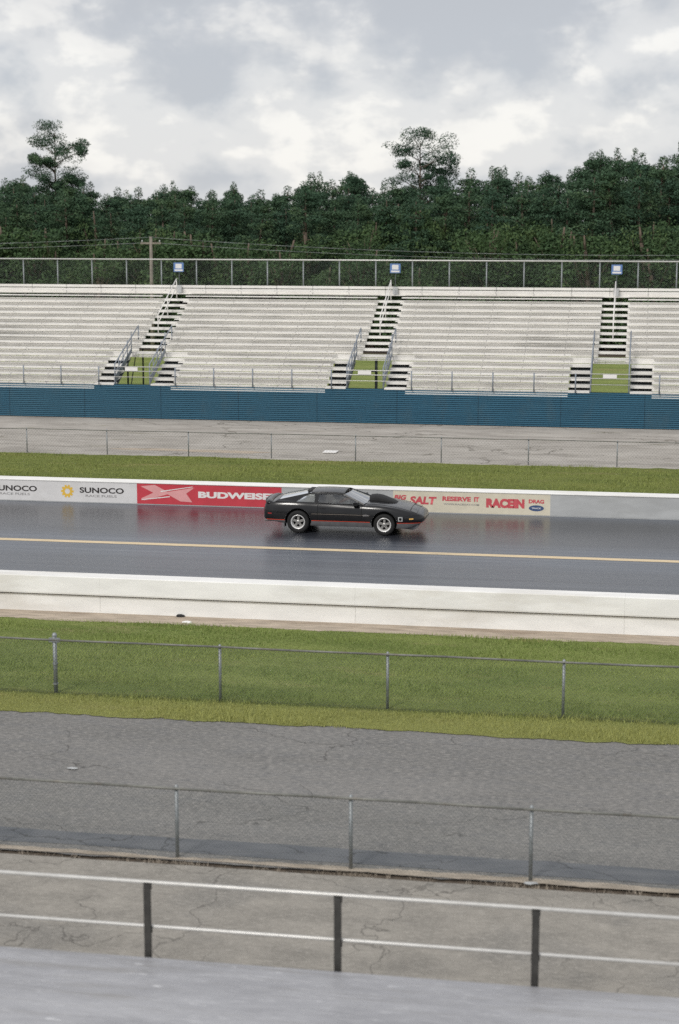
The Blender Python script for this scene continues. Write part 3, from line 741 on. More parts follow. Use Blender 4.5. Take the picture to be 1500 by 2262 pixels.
brush = [make_tree('bushy_tree', 6, 40+k, 'brush') for k in range(4)]
sky_prof = [(-700, 395), (-60, 400), (0, 398), (50, 388), (90, 402), (170, 396), (215, 404), (260, 415), (300, 410), (345, 414), (385, 398), (430, 420), (470, 414), (510, 402), (560, 416), (600, 418), (640, 404), (690, 380), (740, 398), (785, 378), (820, 410),
            (860, 400), (930, 404), (1000, 385), (1060, 370), (1115, 364), (1150, 386), (1205, 366), (1240, 385), (1280, 362), (1330, 332), (1365, 345), (1400, 328), (1440, 338), (1480, 340), (1530, 312), (2300, 300)]
def at(u, v, Y):
    d = fw*F_PX+rt*(u-750)-upv*(v-1131); t = Y/d.y; return d.x*t, H+d.z*t
first_used = {}
def place(protos, i, x, y, h0, h, lab, cat, group, wid=1.):
    o = protos[i % len(protos)]
    if first_used.get(o.name): o = copy_tree(o)
    else: first_used[o.name] = True
    k = h/h0; o.location = (x, y, -.05); o.scale = (k**.6*wid, k**.6*wid, k); o.rotation_euler = (0, 0, random.uniform(0, 6.28))
    tag(o, lab, cat, group); return o
PX_, PV_ = [p[0] for p in sky_prof], [p[1] for p in sky_prof]
cnt = 0
for row, (Y, drop) in enumerate(((125, 26), (131, 6), (138, 0), (145, 10))):
    u = -420.+row*13
    while u < 1960:
        v = np.interp(u, PX_, PV_)+drop+random.choice((0, 3, 8, 15, 24)) if row != 2 else np.interp(u, PX_, PV_)+random.uniform(-3, 9)
        Yt = Y+random.uniform(-2, 2)
        x, z = at(u, v, Yt)
        place(pines, cnt, x, Yt, 14.75, z+.2, 'dark green pine in the dense belt behind the grandstand', 'pine tree', 'pines of the dense tree belt', random.uniform(.95, 1.3)); cnt += 1
        u += random.uniform(44, 66)
# distinct peaks along the skyline
for (u, v) in ((50, 383), (385, 396), (510, 398), (700, 377), (785, 374), (1115, 362), (1330, 326), (1362, 322), (1402, 324), (1500, 300), (1530, 292)):
    x, z = at(u, v, 136); place(pines, cnt, x, 136, 14.75, z, 'dark green pine in the dense belt behind the grandstand', 'pine tree', 'pines of the dense tree belt', .8); cnt += 1
for k in range(95):
    u = random.uniform(-400, 1950); Y = random.uniform(119, 123); v = random.uniform(500, 600); x, z = at(u, v, Y)
    place(brush, k, x, Y, 6, z+.2, 'lighter green leafy undergrowth tree at the foot of the pine belt', 'tree', 'leafy trees at the foot of the pine belt', random.uniform(1.1, 1.6))
for k in range(16):
    u = random.uniform(-300, 1900); Y = random.uniform(122, 126); v = random.uniform(455, 500); x, z = at(u, v, Y)
    place(brush, k, x, Y, 6, z+.2, 'lighter green leafy undergrowth tree at the foot of the pine belt', 'tree', 'leafy trees at the foot of the pine belt', random.uniform(.8, 1.1))
for (u, v, sd_, hp, lab) in ((116, 270, 0, 20.2, 'tall sparse pine rising alone above the belt at the left, sky between its clumps'), (935, 288, 1, 19.9, 'tall open-crowned pine rising above the belt right of centre, sky between its clumps')):
    Y = 134; x, z = at(u, v, Y); t = make_tree('tall_pine_tree', hp*.95, sd_, 'lanky'); t.location = (x, Y, 0); t.scale = (z/hp*.96, z/hp, z/hp)
    tag(t, lab, 'pine tree')

ORD = lambda k: str(k)+('th' if 10 < k % 100 < 14 else {1: 'st', 2: 'nd', 3: 'rd'}.get(k % 10, 'th'))
def u_of(o): p = o.location-Vector((0, 0, H)); return 750+F_PX*p.dot(rt)/p.dot(fw)
def name_row(objs, what, where):
    ins = sorted([o for o in objs if -10 <= u_of(o) <= 1510], key=u_of); le = sorted([o for o in objs if u_of(o) < -10], key=lambda o: -u_of(o)); ri = sorted([o for o in objs if u_of(o) > 1510], key=u_of)
    for i, o in enumerate(ins): o['label'] = '%s %s, %s from the left edge' % (what, where, ORD(i+1))
    for i, o in enumerate(le): o['label'] = '%s %s, %s beyond the left edge' % (what, where, ORD(i+1))
    for i, o in enumerate(ri): o['label'] = '%s %s, %s beyond the right edge' % (what, where, ORD(i+1))
allp = [o for o in COL.objects if o.get('category') == 'pine tree' and o.get('group')]
for ya, yb_, w_ in ((0, 128, 'in the front row of the belt'), (128, 134.5, 'in the second row of the belt'), (134.5, 141.5, 'on the skyline of the belt'), (141.5, 999, 'in the back row of the belt')):
    name_row([o for o in allp if ya <= o.location.y < yb_], 'dark pine', w_)
allb = [o for o in COL.objects if o.get('category') == 'tree']
name_row([o for o in allb if o.scale.z < .62], 'low leafy green tree', 'at the foot of the pines')
name_row([o for o in allb if o.scale.z >= .62], 'taller leafy green tree', 'at the foot of the pines')

# utility pole and wires
pl = empty('utility_pole', (at(333, 518, 112)[0], 112, 0), label='thin wooden utility pole in front of the trees at left, wires running off it', cat='utility pole')
mb = MB(); mb.tube((0, 0, -.1), (0, 0, 7.9), .15, 8, .1); mb.build('pole', 'pole_wood', pl, True)
mb = MB(); mb.box(-.7, .7, -.06, .06, 7.4, 7.52); mb.build('cross_arm', 'pole_wood', pl)
for x in (-.6, 0, .6): mb = MB(); mb.lathe([(.001, .16), (.05, .12), (.05, .03), (.02, 0)], (x, 0, 7.52), 8, 'z'); mb.build('insulator', 'grey_concrete', pl, True)
for k, (z0, zl, zr, sag) in enumerate(((7.85, 7.35, 7.3, .35), (7.5, 7.1, 7.05, .35))):
    mb = MB(); pts = [(-36*t, 0, z0+(zl-z0)*t-sag*4*t*(1-t)) for t in np.linspace(1, 0, 10)]+[(52*t, 0, z0+(zr-z0)*t-(sag*2.2)*4*t*(1-t)) for t in np.linspace(0, 1, 16)[1:]]
    mb.path(pts, .014, 5).build('wire', 'galvanised', pl, True)

# things lying on the far concrete
mb = MB(); 
o = empty('white_board', (-12.2, 67.0, 0), label='small white board lying on the pale concrete under the thin far fence', cat='board')
mb.box(-.27, .27, -.3, .3, .02, .05); mb.build('panel', 'print_white', o, bevel=.006); mb = MB(); mb.box(-.2, .2, -.04, .04, 0, .02); mb.build('batten', 'pole_wood', o)
mb = MB(); xs, ya = rough_line(-21.3, -14.3, 66.2, .1, .15, 31); _, yb = rough_line(-21.3, -14.3, 67.0, .12, .15, 32); n = len(xs)
tp_ = np.minimum(1, np.minimum(np.arange(n), n-1-np.arange(n))/8)
link('hollow_shade_patch', [(x, 66.6+(a-66.6)*t, .003) for x, a, t in zip(xs, ya, tp_)]+[(x, 66.6+(b-66.6)*t, .003) for x, b, t in zip(xs, yb, tp_)], [(i, i+1, n+i+1, n+i) for i in range(n-1)], 'dirt')['kind'] = 'structure'  # flat ragged patch, its colour stands in for shade in shallow depressions
def stone(name, u, v, sx, sy, sz, mat, lab, cat, seed):
    d = fw*F_PX+rt*(u-750)-upv*(v-1131); t = (.018-H)/d.z; bm = bmesh.new(); bmesh.ops.create_icosphere(bm, subdivisions=2, radius=1)
    r = random.Random(seed)
    for w in bm.verts: k = r.uniform(.78, 1.18); w.co = Vector((w.co.x*sx*k, w.co.y*sy*k, max(-.3, w.co.z)*sz*k+sz*.3))
    me = bpy.data.meshes.new(name); bm.to_mesh(me); bm.free(); me.materials.append(MATS[mat])
    o = bpy.data.objects.new(name, me); COL.objects.link(o); o.location = (d.x*t, d.y*t, .018); tag(o, lab, cat)
stone('rubble_lump', 398, 1362, .11, .07, .04, 'car_matt_black', 'small dark lump of rubber lying against the foot of the near white barrier', 'debris', 1)
stone('rubble_lump', 413, 1376, .12, .07, .035, 'white_concrete', 'small pale chip of concrete lying in the dirt edge before the near barrier', 'debris', 2)
stone('rubble_lump', 160, 1697, .09, .05, .008, 'grey_concrete', 'flat pale scrap lying on the grey asphalt, far left', 'debris', 3)
stone('rubble_lump', 1172, 1952, .10, .05, .02, 'grey_concrete', 'flat grey concrete chip at the foot of the right post of the nearest fence', 'debris', 4)

# ------------------------------------------------------------------ the car
car = empty('race_car', (-8.69, 50.29, .008), label='black 1980s sports coupe with raised hood scoop speeding along the far lane', cat='car')
def cr(tab, x):                                             # smooth interpolation through a table
    xs = [t[0] for t in tab]; x = min(max(x, xs[0]), xs[-1]); i = min(max(np.searchsorted(xs, x)-1, 0), len(xs)-2)
    def m(j):
        if j == 0: return (tab[1][1]-tab[0][1])/(xs[1]-xs[0])
        if j == len(xs)-1: return (tab[-1][1]-tab[-2][1])/(xs[-1]-xs[-2])
        return .5*((tab[j+1][1]-tab[j][1])/(xs[j+1]-xs[j])+(tab[j][1]-tab[j-1][1])/(xs[j]-xs[j-1]))
    h = xs[i+1]-xs[i]; t = (x-xs[i])/h; a, b = tab[i][1], tab[i+1][1]
    return (2*t**3-3*t*t+1)*a+(t**3-2*t*t+t)*h*m(i)+(-2*t**3+3*t*t)*b+(t**3-t*t)*h*m(i+1)
T_ZB = [(-2.34, .40), (-2.25, .35), (-2.0, .31), (-1.6, .26), (-.9, .215), (.6, .215), (1.0, .21), (1.7, .20), (2.05, .24), (2.25, .31), (2.36, .37), (2.43, .42)]
T_ZS = [(-2.34, .74), (-2.29, .84), (-2.15, .885), (-1.8, .92), (-1.28, .925), (-.7, .905), (0, .885), (.6, .87), (1.0, .865), (1.3, .85), (1.7, .785), (2.0, .715), (2.25, .64), (2.37, .585), (2.43, .53)]
T_ZC = [(-2.34, .76), (-2.29, .86), (-2.15, .91), (-1.98, .93), (-1.85, .90), (-1.6, .84), (-1.2, .80), (.3, .80), (.55, .84), (.72, .915), (.95, .935), (1.3, .89), (1.7, .83), (2.0, .765), (2.25, .68), (2.37, .61), (2.43, .54)]
T_W = [(-2.34, .72), (-2.29, .80), (-2.1, .865), (-1.8, .905), (-1.28, .925), (-.7, .90), (0, .895), (.6, .90), (1.0, .915), (1.3, .92), (1.7, .905), (2.0, .865), (2.2, .79), (2.33, .69), (2.40, .57), (2.43, .46)]
def section(x):
    zb, zs, zc, W = (cr(t, x) for t in (T_ZB, T_ZS, T_ZC, T_W)); zl = max(.372, zb+.02); d = zs-zl
    cab = 1 if -1.9 < x < .66 else 0
    P = [(0, zb), (.5*W, zb), (.84*W, zb+.0), (.93*W, zb+.02), (.965*W, zb+.55*(zl-zb)), (.975*W, zl), (.99*W, zl+.12*d), (W, zl+.34*d), (.998*W, zl+.45*d), (.985*W, zl+.62*d), (.965*W, zl+.80*d), (.93*W, zl+.93*d), (.895*W, zs), (.84*W, zs+.004+(zc-zs)*.12*(1-cab))]
    if cab: P += [(.80*W, min(zs, max(zc, zs-.05))), (.78*W, zc+.005), (.4*W, zc)]
    else: P += [(.72*W, zs+(zc-zs)*.45), (.55*W, zs+(zc-zs)*.72), (.3*W, zs+(zc-zs)*.93)]
    return P+[(0, zc)]
def side_y(x, z):
    S = section(x)[3:13]; zz = [p[1] for p in S]; yy = [p[0] for p in S]; return float(np.interp(z, zz, yy))
XS = sorted(set([-2.34, -2.325, -2.30, -2.27]+list(np.linspace(-2.22, 2.22, 64))+[2.27, 2.31, 2.34, 2.37, 2.395, 2.415, 2.43]+[.655, .665]))
V = []; Fc = []; ns = len(section(0))
ring = 2*ns-2
for x in XS:
    S = section(x); V += [(x, -p[0], p[1]) for p in S]+[(x, p[0], p[1]) for p in S[-2:0:-1]]
fm = []
for i in range(len(XS)-1):
    for j in range(ring):
        k = (j+1) % ring; Fc.append((i*ring+j, (i+1)*ring+j, (i+1)*ring+k, i*ring+k))
        jj = min(j, ring-1-j); fm.append(1 if jj < 5 else (2 if (-1.85 < XS[i] < .6 and jj >= 14) else 0))
for e in (0, len(XS)-1): Fc.append(tuple(range(e*ring, e*ring+ring))[::(-1 if e else 1)]); fm.append(0)
body = link('body', V, Fc, None, car, True, mats=['car_black', 'car_grey', 'interior_grey', 'car_matt_black'], fm=fm)
fixn(body)
WB = 1.284; RRr, RRf = .335, .318
for (wx, rad) in ((-WB, .385), (WB, .375)):
    for sgn in (-1, 1):
        c_ = MB(); zc0 = .36 if wx < 0 else .35; c_.prism([(wx+rad*math.cos(2*math.pi*i/40), zc0+rad*math.sin(2*math.pi*i/40)) for i in range(40)], 'y', sgn*.56, sgn*1.2)
        co_ = link('cut', c_.v, c_.f, 'car_matt_black', car); fixn(co_); md = body.modifiers.new('b', 'BOOLEAN'); md.operation = 'DIFFERENCE'; md.solver = 'EXACT'; md.object = co_; md.material_mode = 'TRANSFER'
        dg = bpy.context.evaluated_depsgraph_get(); me = bpy.data.meshes.new_from_object(body.evaluated_get(dg)); body.modifiers.clear(); body.data = me; bpy.data.objects.remove(co_)
bm = bmesh.new(); bm.from_mesh(body.data); bmesh.ops.remove_doubles(bm, verts=bm.verts, dist=.0005)
for e in bm.edges: e.smooth = e.calc_face_angle(0) < .6
bm.to_mesh(body.data); bm.free()
def patch(name, x0, x1, z0, z1, mat, sgn=-1, off=.004, nx=24, nz=6, parent=None, zfun=None):
    v = []; f = []
    for i in range(nx+1):
        x = x0+(x1-x0)*i/nx; a, b = (z0, z1) if zfun is None else zfun(x)
        for j in range(nz+1): z = a+(b-a)*j/nz; v.append((x, sgn*(side_y(x, z)+off), z))
    for i in range(nx):
        for j in range(nz): k = i*(nz+1)+j; f.append((k, k+nz+1, k+nz+2, k+1))
    o = link(name, v, f, mat, parent or car, True); return o
def seam(pts, sgn, parent, w=.006):
    mb = MB()
    for (xa, za), (xb, zb_) in zip(pts, pts[1:]):
        n = max(2, int(math.hypot(xb-xa, zb_-za)/.06)); P = [(xa+(xb-xa)*i/n, za+(zb_-za)*i/n) for i in range(n+1)]
        d = Vector((zb_-za, -(xb-xa))).normalized()*w
        for p, q in zip(P, P[1:]):
            mb.add([(a+s*d.x, sgn*(side_y(a, b+s*d.y)+.0065), b+s*d.y) for (a, b), s in ((p, -1), (q, -1), (q, 1), (p, 1))], [(0, 1, 2, 3)])
    return link('seam', mb.v, mb.f, 'car_seam', parent)
for sgn in (-1, 1):
    door = patch('door', -.70, .60, .40, .86, 'car_black', sgn, .003, 24, 10)
    seam([(-.70, .86), (-.70, .42), (-.66, .40), (.54, .40), (.60, .46), (.62, .86)], sgn, door)
    mb = MB(); yy = side_y(-.55, .76); mb.box(-.62, -.46, sgn*(yy+.002) if sgn > 0 else -yy-.016, (yy+.016) if sgn > 0 else -yy-.002, .745, .775); mb.build('handle', 'car_matt_black', door, bevel=.004)
    # door mirror
    mb = MB(); mb.prism([(.36, .885), (.50, .87), (.53, .92), (.50, .985), (.38, .975)], 'y', sgn*.84, sgn*1.0); mb.build('mirror', 'car_black', car, bevel=.012)
    for (x0, x1) in ((-.88, .86), (-2.27, -1.68), (1.66, 2.40)):
        patch('pinstripe', x0, x1, .376, .396, 'car_orange', sgn, .006, 30, 1)
        patch('crease_line', x0, x1, .585, .594, 'car_silver_line', sgn, .004, 30, 1) if x1 < 1 and x0 > -1 else None
    # wheel arch lip
    for wx, rad, zc_ in ((-WB, .388, .36), (WB, .378, .35)):
        mb = MB(); pts = []
        for k in range(25):
            a = -.08+(math.pi+.16)*k/24; x = wx+rad*math.cos(a); z = zc_+rad*math.sin(a); 
            if z > .26: pts.append((x, sgn*(side_y(x, z)+.001), z))
        mb.path(pts, .009, 6); mb.build('arch_lip', 'car_black', car, True)
    patch('side_marker', 2.02, 2.14, .495, .530, 'car_amber', sgn, .006, 3, 1); patch('side_marker', -2.2, -2.08, .55, .585, 'car_tail_red', sgn, .006, 3, 1)
    seam([(1.78, .40), (1.80, .55), (1.98, .60), (2.3, .60)], sgn, body, .004)       # bumper joint
    seam([(-1.72, .42), (-1.80, .60), (-2.26, .64)], sgn, body, .004)
    # mud flap and exhaust
    mb = MB(); mb.box(-1.70, -1.685, sgn*.64 if sgn > 0 else -.86, .86 if sgn > 0 else -.64, .17, .30); mb.build('mud_flap', 'car_matt_black', car)
    mb = MB(); mb.tube((-2.36, sgn*.5, .30), (-1.9, sgn*.5, .31), .032, 12); mb.build('exhaust_pipe', 'rim_silver', car, True)
# class sticker on the front bumper: pale square with a dark disc
pt = patch('sticker', 1.70, 1.83, .44, .57, 'grey_concrete', -1, .007, 2, 2); mb = MB(); c_ = (1.765, .505)
mb.add([(c_[0]+.042*math.cos(2*math.pi*i/20), -(side_y(c_[0], c_[1])+.0105), c_[1]+.042*math.sin(2*math.pi*i/20)) for i in range(20)], [tuple(range(20))]); link('sticker_disc', mb.v, mb.f, 'car_seam', pt)
t_ = text('GTA', .66, .565, .048, .17, 'print_grey', car, y=-.925, bold=.04, shear=.25, name='badge_lettering')
# nose: hood, headlight covers, grille opening, lower dam
def top_z(x, y):
    S = section(x)[12:]; ys = [p[0] for p in S][::-1]; zs = [p[1] for p in S][::-1]; return float(np.interp(abs(y), ys, zs))
def top_patch(name, x0, x1, y0, y1, mat, off=.004, nx=12, ny=10, parent=None):
    v = [(x0+(x1-x0)*i/nx, y0+(y1-y0)*j/ny, top_z(x0+(x1-x0)*i/nx, y0+(y1-y0)*j/ny)+off) for i in range(nx+1) for j in range(ny+1)]
    return link(name, v, [(i*(ny+1)+j, (i+1)*(ny+1)+j, (i+1)*(ny+1)+j+1, i*(ny+1)+j+1) for i in range(nx) for j in range(ny)], mat, parent or car, True)
hood = top_patch('hood', .74, 2.02, -.70, .70, 'car_black', .004, 26, 20)
def top_seam(pts, parent, w=.005):
    mb = MB()
    for (xa, ya), (xb, yb) in zip(pts, pts[1:]):
        n = max(2, int(math.hypot(xb-xa, yb-ya)/.08)); d = Vector((yb-ya, -(xb-xa))).normalized()*w
        P = [(xa+(xb-xa)*i/n, ya+(yb-ya)*i/n) for i in range(n+1)]
        for p, q in zip(P, P[1:]): mb.add([(a+s*d.x, b+s*d.y, top_z(a+s*d.x, b+s*d.y)+.008) for (a, b), s in ((p, -1), (q, -1), (q, 1), (p, 1))], [(0, 1, 2, 3)])
    return link('seam', mb.v, mb.f, 'car_seam', parent)
top_seam([(.76, -.70), (2.02, -.70), (2.02, .70), (.76, .70)], hood)
for sgn in (-1, 1):
    y0, y1 = sorted((sgn*.36, sgn*.70)); hc = top_patch('headlight_cover', 2.045, 2.22, y0, y1, 'car_black', .005, 5, 6)
    top_seam([(2.04, y0), (2.225, y0), (2.225, y1), (2.04, y1), (2.04, y0)], hc)
    mb = MB(); mb.box(2.36, 2.405, *sorted((sgn*.16, sgn*.42)), .455, .52); mb.build('grille_opening', 'car_matt_black', car)
mb = MB(); mb.prism([(1.75, .20), (2.12, .165), (2.24, .22), (2.30, .33), (1.75, .33)], 'y', -.70, .70); mb.build('air_dam', 'car_grey', car, bevel=.02)
# hood scoop
V = []; Fc = []; st = [(.75, .125, .23), (.77, .145, .24), (.92, .152, .245), (1.08, .145, .245), (1.22, .120, .24), (1.36, .085, .23), (1.48, .05, .22), (1.56, .012, .20)]; m_ = 16
for x, hh_, w_ in st:
    for j in range(m_+1):
        a = math.pi*j/m_; y = -w_*math.copysign(abs(math.cos(a))**.42, math.cos(a)); z = top_z(x, y)-.015+(hh_+.015)*abs(math.sin(a))**.42
        V.append((x, y, z))
for i in range(len(st)-1):
    for j in range(m_): k = i*(m_+1)+j; Fc.append((k, k+m_+1, k+m_+2, k+1))
Fc.append(tuple(range(m_+1))[::-1]); sc_ = link('hood_scoop', V, Fc, 'car_matt_black', car, True); fixn(sc_)
# greenhouse --------------------------------------------------
def quadpatch(name, A, B, C_, D, mat, bow=(0, 0, 0), n=10, parent=None, thick=0., bow2=0.):
    """A-B lower edge, D-C upper edge; bow pushes the middle out"""
    A, B, C_, D = map(Vector, (A, B, C_, D)); bow = Vector(bow); v = []
    for i in range(n+1):
        for j in range(n+1):
            s, t = i/n, j/n; p = A*(1-s)*(1-t)+B*s*(1-t)+C_*s*t+D*(1-s)*t; v.append(p+bow*(4*s*(1-s))+Vector((0, 0, bow2*4*t*(1-t))))
    o = link(name, v, [(i*(n+1)+j, (i+1)*(n+1)+j, (i+1)*(n+1)+j+1, i*(n+1)+j+1) for i in range(n) for j in range(n)], mat, parent or car, True)
    if thick:
        m = o.modifiers.new('s', 'SOLIDIFY'); m.thickness = thick; m.offset = 0
    return o
ab, at_ = (.66, .765, .895), (.05, .575, 1.150)               # A pillar base / top
rb, cb = (-.94, .585, 1.150), (-1.88, .70, .945)             # roof rear corner, hatch lower corner
def mir(p, s): return (p[0], s*p[1], p[2])
quadpatch('windshield', mir(ab, -1), ab, at_, mir(at_, -1), 'windshield_glass', (.13, 0, .03), 14)
roof = quadpatch('roof', mir(at_, -1), at_, rb, mir(rb, -1), 'car_black', (0, 0, .05), 14, thick=.03, bow2=.022)
quadpatch('hatch_glass', mir(cb, -1), cb, rb, mir(rb, -1), 'hatch_glass', (0, 0, .045), 14)
mb = MB(); mb.box(-1.10, -.97, -.34, .34, 1.160, 1.200); mb.build('roof_spoiler', 'car_matt_black', car, bevel=.012)
for s in (-1, 1):
    f = lambda p: mir(p, s)
    belt_f, belt_m, belt_m2, belt_r = (.62, .80, .885), (-.70, .815, .905), (-.80, .815, .908), (-1.36, .80, .925)
    top_f, top_m, top_m2 = (.03, .60, 1.132), (-.70, .61, 1.132), (-.80, .61, 1.130)
    quadpatch('side_window', f(belt_f), f(belt_m), f(top_m), f(top_f), 'side_glass', (0, s*.012, 0), 6)
    quadpatch('quarter_window', f(belt_m2), f(belt_r), f((-1.15, .66, 1.06)), f(top_m2), 'side_glass', (0, s*.01, 0), 6)
    mb = MB()
    def bar(a, b, w, d):
        a, b = Vector(a), Vector(b); ax = (b-a).normalized(); o_ = Vector((0, s, .35)).normalized(); o_ = (o_-ax*o_.dot(ax)).normalized(); u = ax.cross(o_)
        pts = [p+u*e*w+o_*g_*d for p in (a, b) for e, g_ in ((-1, -1), (1, -1), (1, 1), (-1, 1))]
        mb.add(pts, [(0, 1, 2, 3), (7, 6, 5, 4), (0, 4, 5, 1), (1, 5, 6, 2), (2, 6, 7, 3), (3, 7, 4, 0)])
    bar(f((.68, .785, .885)), f((.035, .59, 1.147)), .024, .018); mb.build('front_pillar', 'car_black', car, bevel=.006)
    mb = MB(); bar(f((.04, .59, 1.147)), f((-.95, .60, 1.147)), .022, .018); mb.build('roof_rail', 'car_black', car, bevel=.006)
    mb = MB(); bar(f((-.75, .82, .89)), f((-.75, .61, 1.142)), .055, .014); mb.build('door_pillar', 'car_black', car, bevel=.004)
    # sail panel between quarter window and hatch
    v = [f(p) for p in [(-.93, .60, 1.150), (-1.15, .66, 1.068), (-1.36, .80, .925), (-1.36, .83, .905), (-1.98, .80, .91), (-1.90, .71, .950), (-.97, .58, 1.158)]]
    sp = link('rear_pillar', v, [(0, 1, 5, 6), (1, 2, 5), (2, 3, 4, 5)], 'car_black', car); sp.modifiers.new('s', 'SOLIDIFY').thickness = .02
    mb = MB(); bar(f((.62, .80, .882)), f((-1.38, .81, .918)), .010, .012); mb.build('belt_trim', 'car_matt_black', car)
# interior
for sy in (-.36, .36):
    mb = MB(); mb.prism([(-.78, .80), (-.58, .80), (-.70, 1.04), (-.86, 1.04)], 'y', sy-.22, sy+.22)
    st_ = mb.build('seat', 'seat_fabric', car, True, bevel=.03); mb = MB(); mb.box(-.87, -.77, sy-.11, sy+.11, 1.05, 1.15); mb.build('headrest', 'seat_fabric', st_, True, bevel=.03)
mb = MB(); mb.prism([(.28, .80), (.22, .90), (.40, .93), (.66, .90), (.66, .80)], 'y', -.70, .70); mb.build('dashboard', 'car_interior', car, bevel=.015)
mb = MB(); cs = Vector((.14, .36, .915)); ax = Vector((-.9, 0, .42)).normalized(); u1 = Vector((0, 1, 0)); u2 = ax.cross(u1)
pts = [cs+(u1*math.cos(2*math.pi*i/20)+u2*math.sin(2*math.pi*i/20))*.165 for i in range(21)]
mb.path(pts, .014, 6); mb.tube(cs-u1*.16, cs+u1*.16, .014, 6); mb.tube(cs, cs-ax*.2, .02, 6); mb.build('steering_wheel', 'car_interior', car, True)
# rear wing
mb = MB(); n = 18
for i in range(n+1):
    y = -.80+1.6*i/n; k = abs(y)/.8; x0 = -2.20+.10*k**3; zt_ = .945-.02*k**2-.05*max(0, k-.85)/.15
    ring_ = [(x0-.16, y, zt_-.012), (x0-.05, y, zt_+.010), (x0+.10, y, zt_-.022), (x0+.06, y, zt_-.05), (x0-.1, y, zt_-.045)]
    mb.v += ring_
for i in range(n):
    for j in range(5): mb.f.append((i*5+j, i*5+(j+1) % 5, (i+1)*5+(j+1) % 5, (i+1)*5+j))
mb.f += [(0, 1, 2, 3, 4), tuple(range(n*5+4, n*5-1, -1))]
wing = mb.build('rear_wing', 'car_black', car, True)
for s in (-1, 1):
    for yy in (.74, .3): mb = MB(); mb.box(-2.22, -2.08, s*yy-.02, s*yy+.02, .86, .91); mb.build('wing_support', 'car_black', wing, bevel=.005)
mb = MB()
for s in (-1, 1): mb = MB(); mb.box(-2.352, -2.335, *sorted((s*.25, s*.68)), .60, .70); mb.build('tail_light', 'car_tail_red', car, bevel=.004)
# wheels
def wheel(wx, sgn, R0, rimr, wd):
    w = empty('wheel', (wx, sgn*.80, R0)); w.parent = car
    h = wd/2; q = sgn
    t = MB(); t.lathe([(rimr, -h*.8), (rimr+.03, -h), (R0-.035, -h), (R0-.008, -h*.82), (R0, -h*.5), (R0, h*.5), (R0-.008, h*.82), (R0-.035, h), (rimr+.03, h), (rimr+.004, h*.86)], (0, 0, 0), 40, 'y', q)
    t.build('tyre', 'tyre_rubber', w, True)
    rm = MB(); rm.lathe([(rimr+.006, h*.86), (rimr+.002, h*.93), (rimr-.014, h*.90), (rimr-.022, h*.60), (rimr-.045, h*.28), (rimr-.055, h*.1)], (0, 0, 0), 40, 'y', q); rm.build('rim', 'rim_polished', w, True)
    dk_ = MB(); dk_.lathe([(rimr, -h*.6), (.001, -h*.5)], (0, 0, 0), 24, 'y', q); dk_.build('brake_disc', 'car_matt_black', w)
    for k in range(5):
        a = 2*math.pi*k/5+.3; ca, sa = math.cos(a), math.sin(a); p = lambda r_, tt: (r_*ca-tt*sa, r_*sa+tt*ca)
        poly = [p(.03, -.032), p(rimr-.05, -.036), p(rimr-.045, 0), p(rimr-.05, .036), p(.03, .032)]
        sp = MB(); sp.prism(poly, 'y', q*h*.12, q*h*.42); sp.build('spoke', 'rim_silver', w, bevel=.006)
    hb = MB(); hb.lathe([(.062, h*.1), (.060, h*.5), (.045, h*.62), (.001, h*.66)], (0, 0, 0), 20, 'y', q); hb.build('hub_cap', 'rim_silver', w, True)
for sgn in (-1, 1):
    wheel(-WB, sgn, RRr, .208, .24); wheel(WB, sgn, RRf, .205, .20)

# driver seated on the far side ------------------------------------------------
def skin_mesh(name, pts, edges, mat, parent, sub=2):
    me = bpy.data.meshes.new(name); me.from_pydata([p[:3] for p in pts], edges, []); o = bpy.data.objects.new(name, me); COL.objects.link(o)
    o.modifiers.new('skin', 'SKIN'); sv = me.skin_vertices[0].data
    for i, p in enumerate(pts): sv[i].radius = (p[3], p[4] if len(p) > 4 else p[3]); sv[i].use_root = (i == 0)
    sm = o.modifiers.new('sub', 'SUBSURF'); sm.levels = sub; sm.render_levels = sub
    dg = bpy.context.evaluated_depsgraph_get(); m2 = bpy.data.meshes.new_from_object(o.evaluated_get(dg)); bpy.data.objects.remove(o)
    m2.name = name; m2.materials.clear(); m2.materials.append(MATS[mat]); m2.polygons.foreach_set('use_smooth', [True]*len(m2.polygons))
    q = bpy.data.objects.new(name, m2); COL.objects.link(q); q.parent = parent; return q
drv = empty('person', (-8.69-.55, 50.29+.36, .465), label='driver in white helmet and grey top sitting inside the black coupe', cat='person')
P = [(0, 0, 0, .13), (.0, 0, .14, .13, .15), (-.06, 0, .30, .13, .17), (-.09, 0, .40, .08, .10), (-.08, 0, .455, .05), (-.06, 0, .56, .085),
     (-.08, -.17, .385, .058), (.08, -.24, .24, .046), (.32, -.17, .31, .036), (.56, -.155, .425, .028), (.60, -.152, .44, .034, .022),
     (-.08, .17, .385, .058), (.08, .24, .24, .046), (.32, .17, .31, .036), (.56, .155, .425, .028), (.60, .152, .44, .034, .022),
     (.12, -.10, .0, .085), (.50, -.12, .10, .062), (.88, -.12, -.12, .045), (.95, -.12, -.14, .04), (.12, .10, .0, .085), (.50, .12, .10, .062), (.88, .12, -.12, .045), (.95, .12, -.14, .04)]
E_ = [(0, 1), (1, 2), (2, 3), (3, 4), (4, 5), (3, 6), (6, 7), (7, 8), (8, 9), (9, 10), (3, 11), (11, 12), (12, 13), (13, 14), (14, 15), (0, 16), (16, 17), (17, 18), (18, 19), (0, 20), (20, 21), (21, 22), (22, 23)]
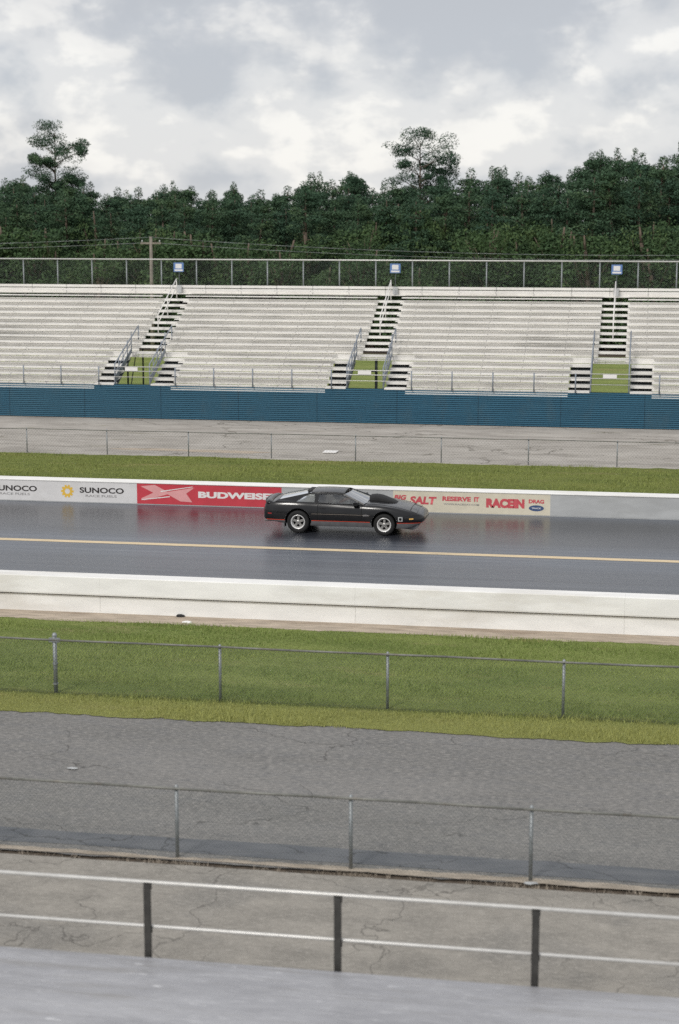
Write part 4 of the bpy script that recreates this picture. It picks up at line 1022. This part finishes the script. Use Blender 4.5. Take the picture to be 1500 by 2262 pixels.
for s, root_i in ((-1, 10), (1, 15)):
    bx, by, bz = P[root_i][:3]
    for k in range(4):                                        # fingers closing over the rim of the wheel
        a = len(P); z = .022-.015*k; ln = (1, 1.1, 1.03, .85)[k]
        P += [(bx+.030, by+s*.004, bz+z, .0095), (bx+.030+.034*ln, by-s*.004, bz+z+.004, .009), (bx+.030+.046*ln, by-s*.022, bz+z-.002, .0082), (bx+.034+.03*ln, by-s*.036, bz+z-.004, .0075)]
        E_ += [(root_i, a), (a, a+1), (a+1, a+2), (a+2, a+3)]
    a = len(P); P += [(bx+.004, by-s*.022, bz+.028, .011), (bx+.03, by-s*.036, bz+.036, .009)]; E_ += [(root_i, a), (a, a+1)]
bodyp = skin_mesh('body', P, E_, 'skin', drv)
shirt = skin_mesh('shirt', [(0, 0, .02, .15), (.0, 0, .14, .145, .165), (-.06, 0, .30, .14, .185), (-.09, 0, .395, .085, .11), (-.08, -.17, .385, .07), (.08, -.24, .24, .056), (.30, -.175, .305, .045), (-.08, .17, .385, .07), (.08, .24, .24, .056), (.30, .175, .305, .045)],
                  [(0, 1), (1, 2), (2, 3), (3, 4), (4, 5), (5, 6), (3, 7), (7, 8), (8, 9)], 'shirt_fabric', drv)
trs = skin_mesh('trousers', [(0, 0, -.01, .145), (.12, -.10, .0, .098), (.50, -.12, .10, .074), (.84, -.12, -.10, .056), (.12, .10, .0, .098), (.50, .12, .10, .074), (.84, .12, -.10, .056)], [(0, 1), (1, 2), (2, 3), (0, 4), (4, 5), (5, 6)], 'denim', drv)
V = []; Fc = []; n1, n2 = 24, 14                               # full face helmet with the visor opening
for i in range(n2+1):
    t = math.pi*i/n2*.9
    for j in range(n1):
        a = 2*math.pi*j/n1; r_ = .128*math.sin(t)**.85; V.append((-.055+1.12*r_*math.cos(a)+(.02 if t > 1.6 and math.cos(a) > .5 else 0), r_*.95*math.sin(a), .565+.135*math.cos(t)))
for i in range(n2):
    for j in range(n1):
        a = 2*math.pi*(j+.5)/n1
        if i in (6, 7) and math.cos(a) > .35: continue
        Fc.append((i*n1+j, (i+1)*n1+j, (i+1)*n1+(j+1) % n1, i*n1+(j+1) % n1))
hm = link('helmet', V, Fc, 'helmet_white', drv, True); hm.modifiers.new('s', 'SOLIDIFY').thickness = .012
for s in (-1, 1):
    mb = MB(); mb.lathe([(.001, .02), (.012, .014), (.016, 0)], (.045, s*.032, .578), 10, 'z'); ey = mb.build('eye', 'print_white', drv, True)
mb = MB(); mb.tube((.045, 0, .585), (.062, 0, .555), .008, 6, .014); mb.build('nose', 'skin', drv, True)
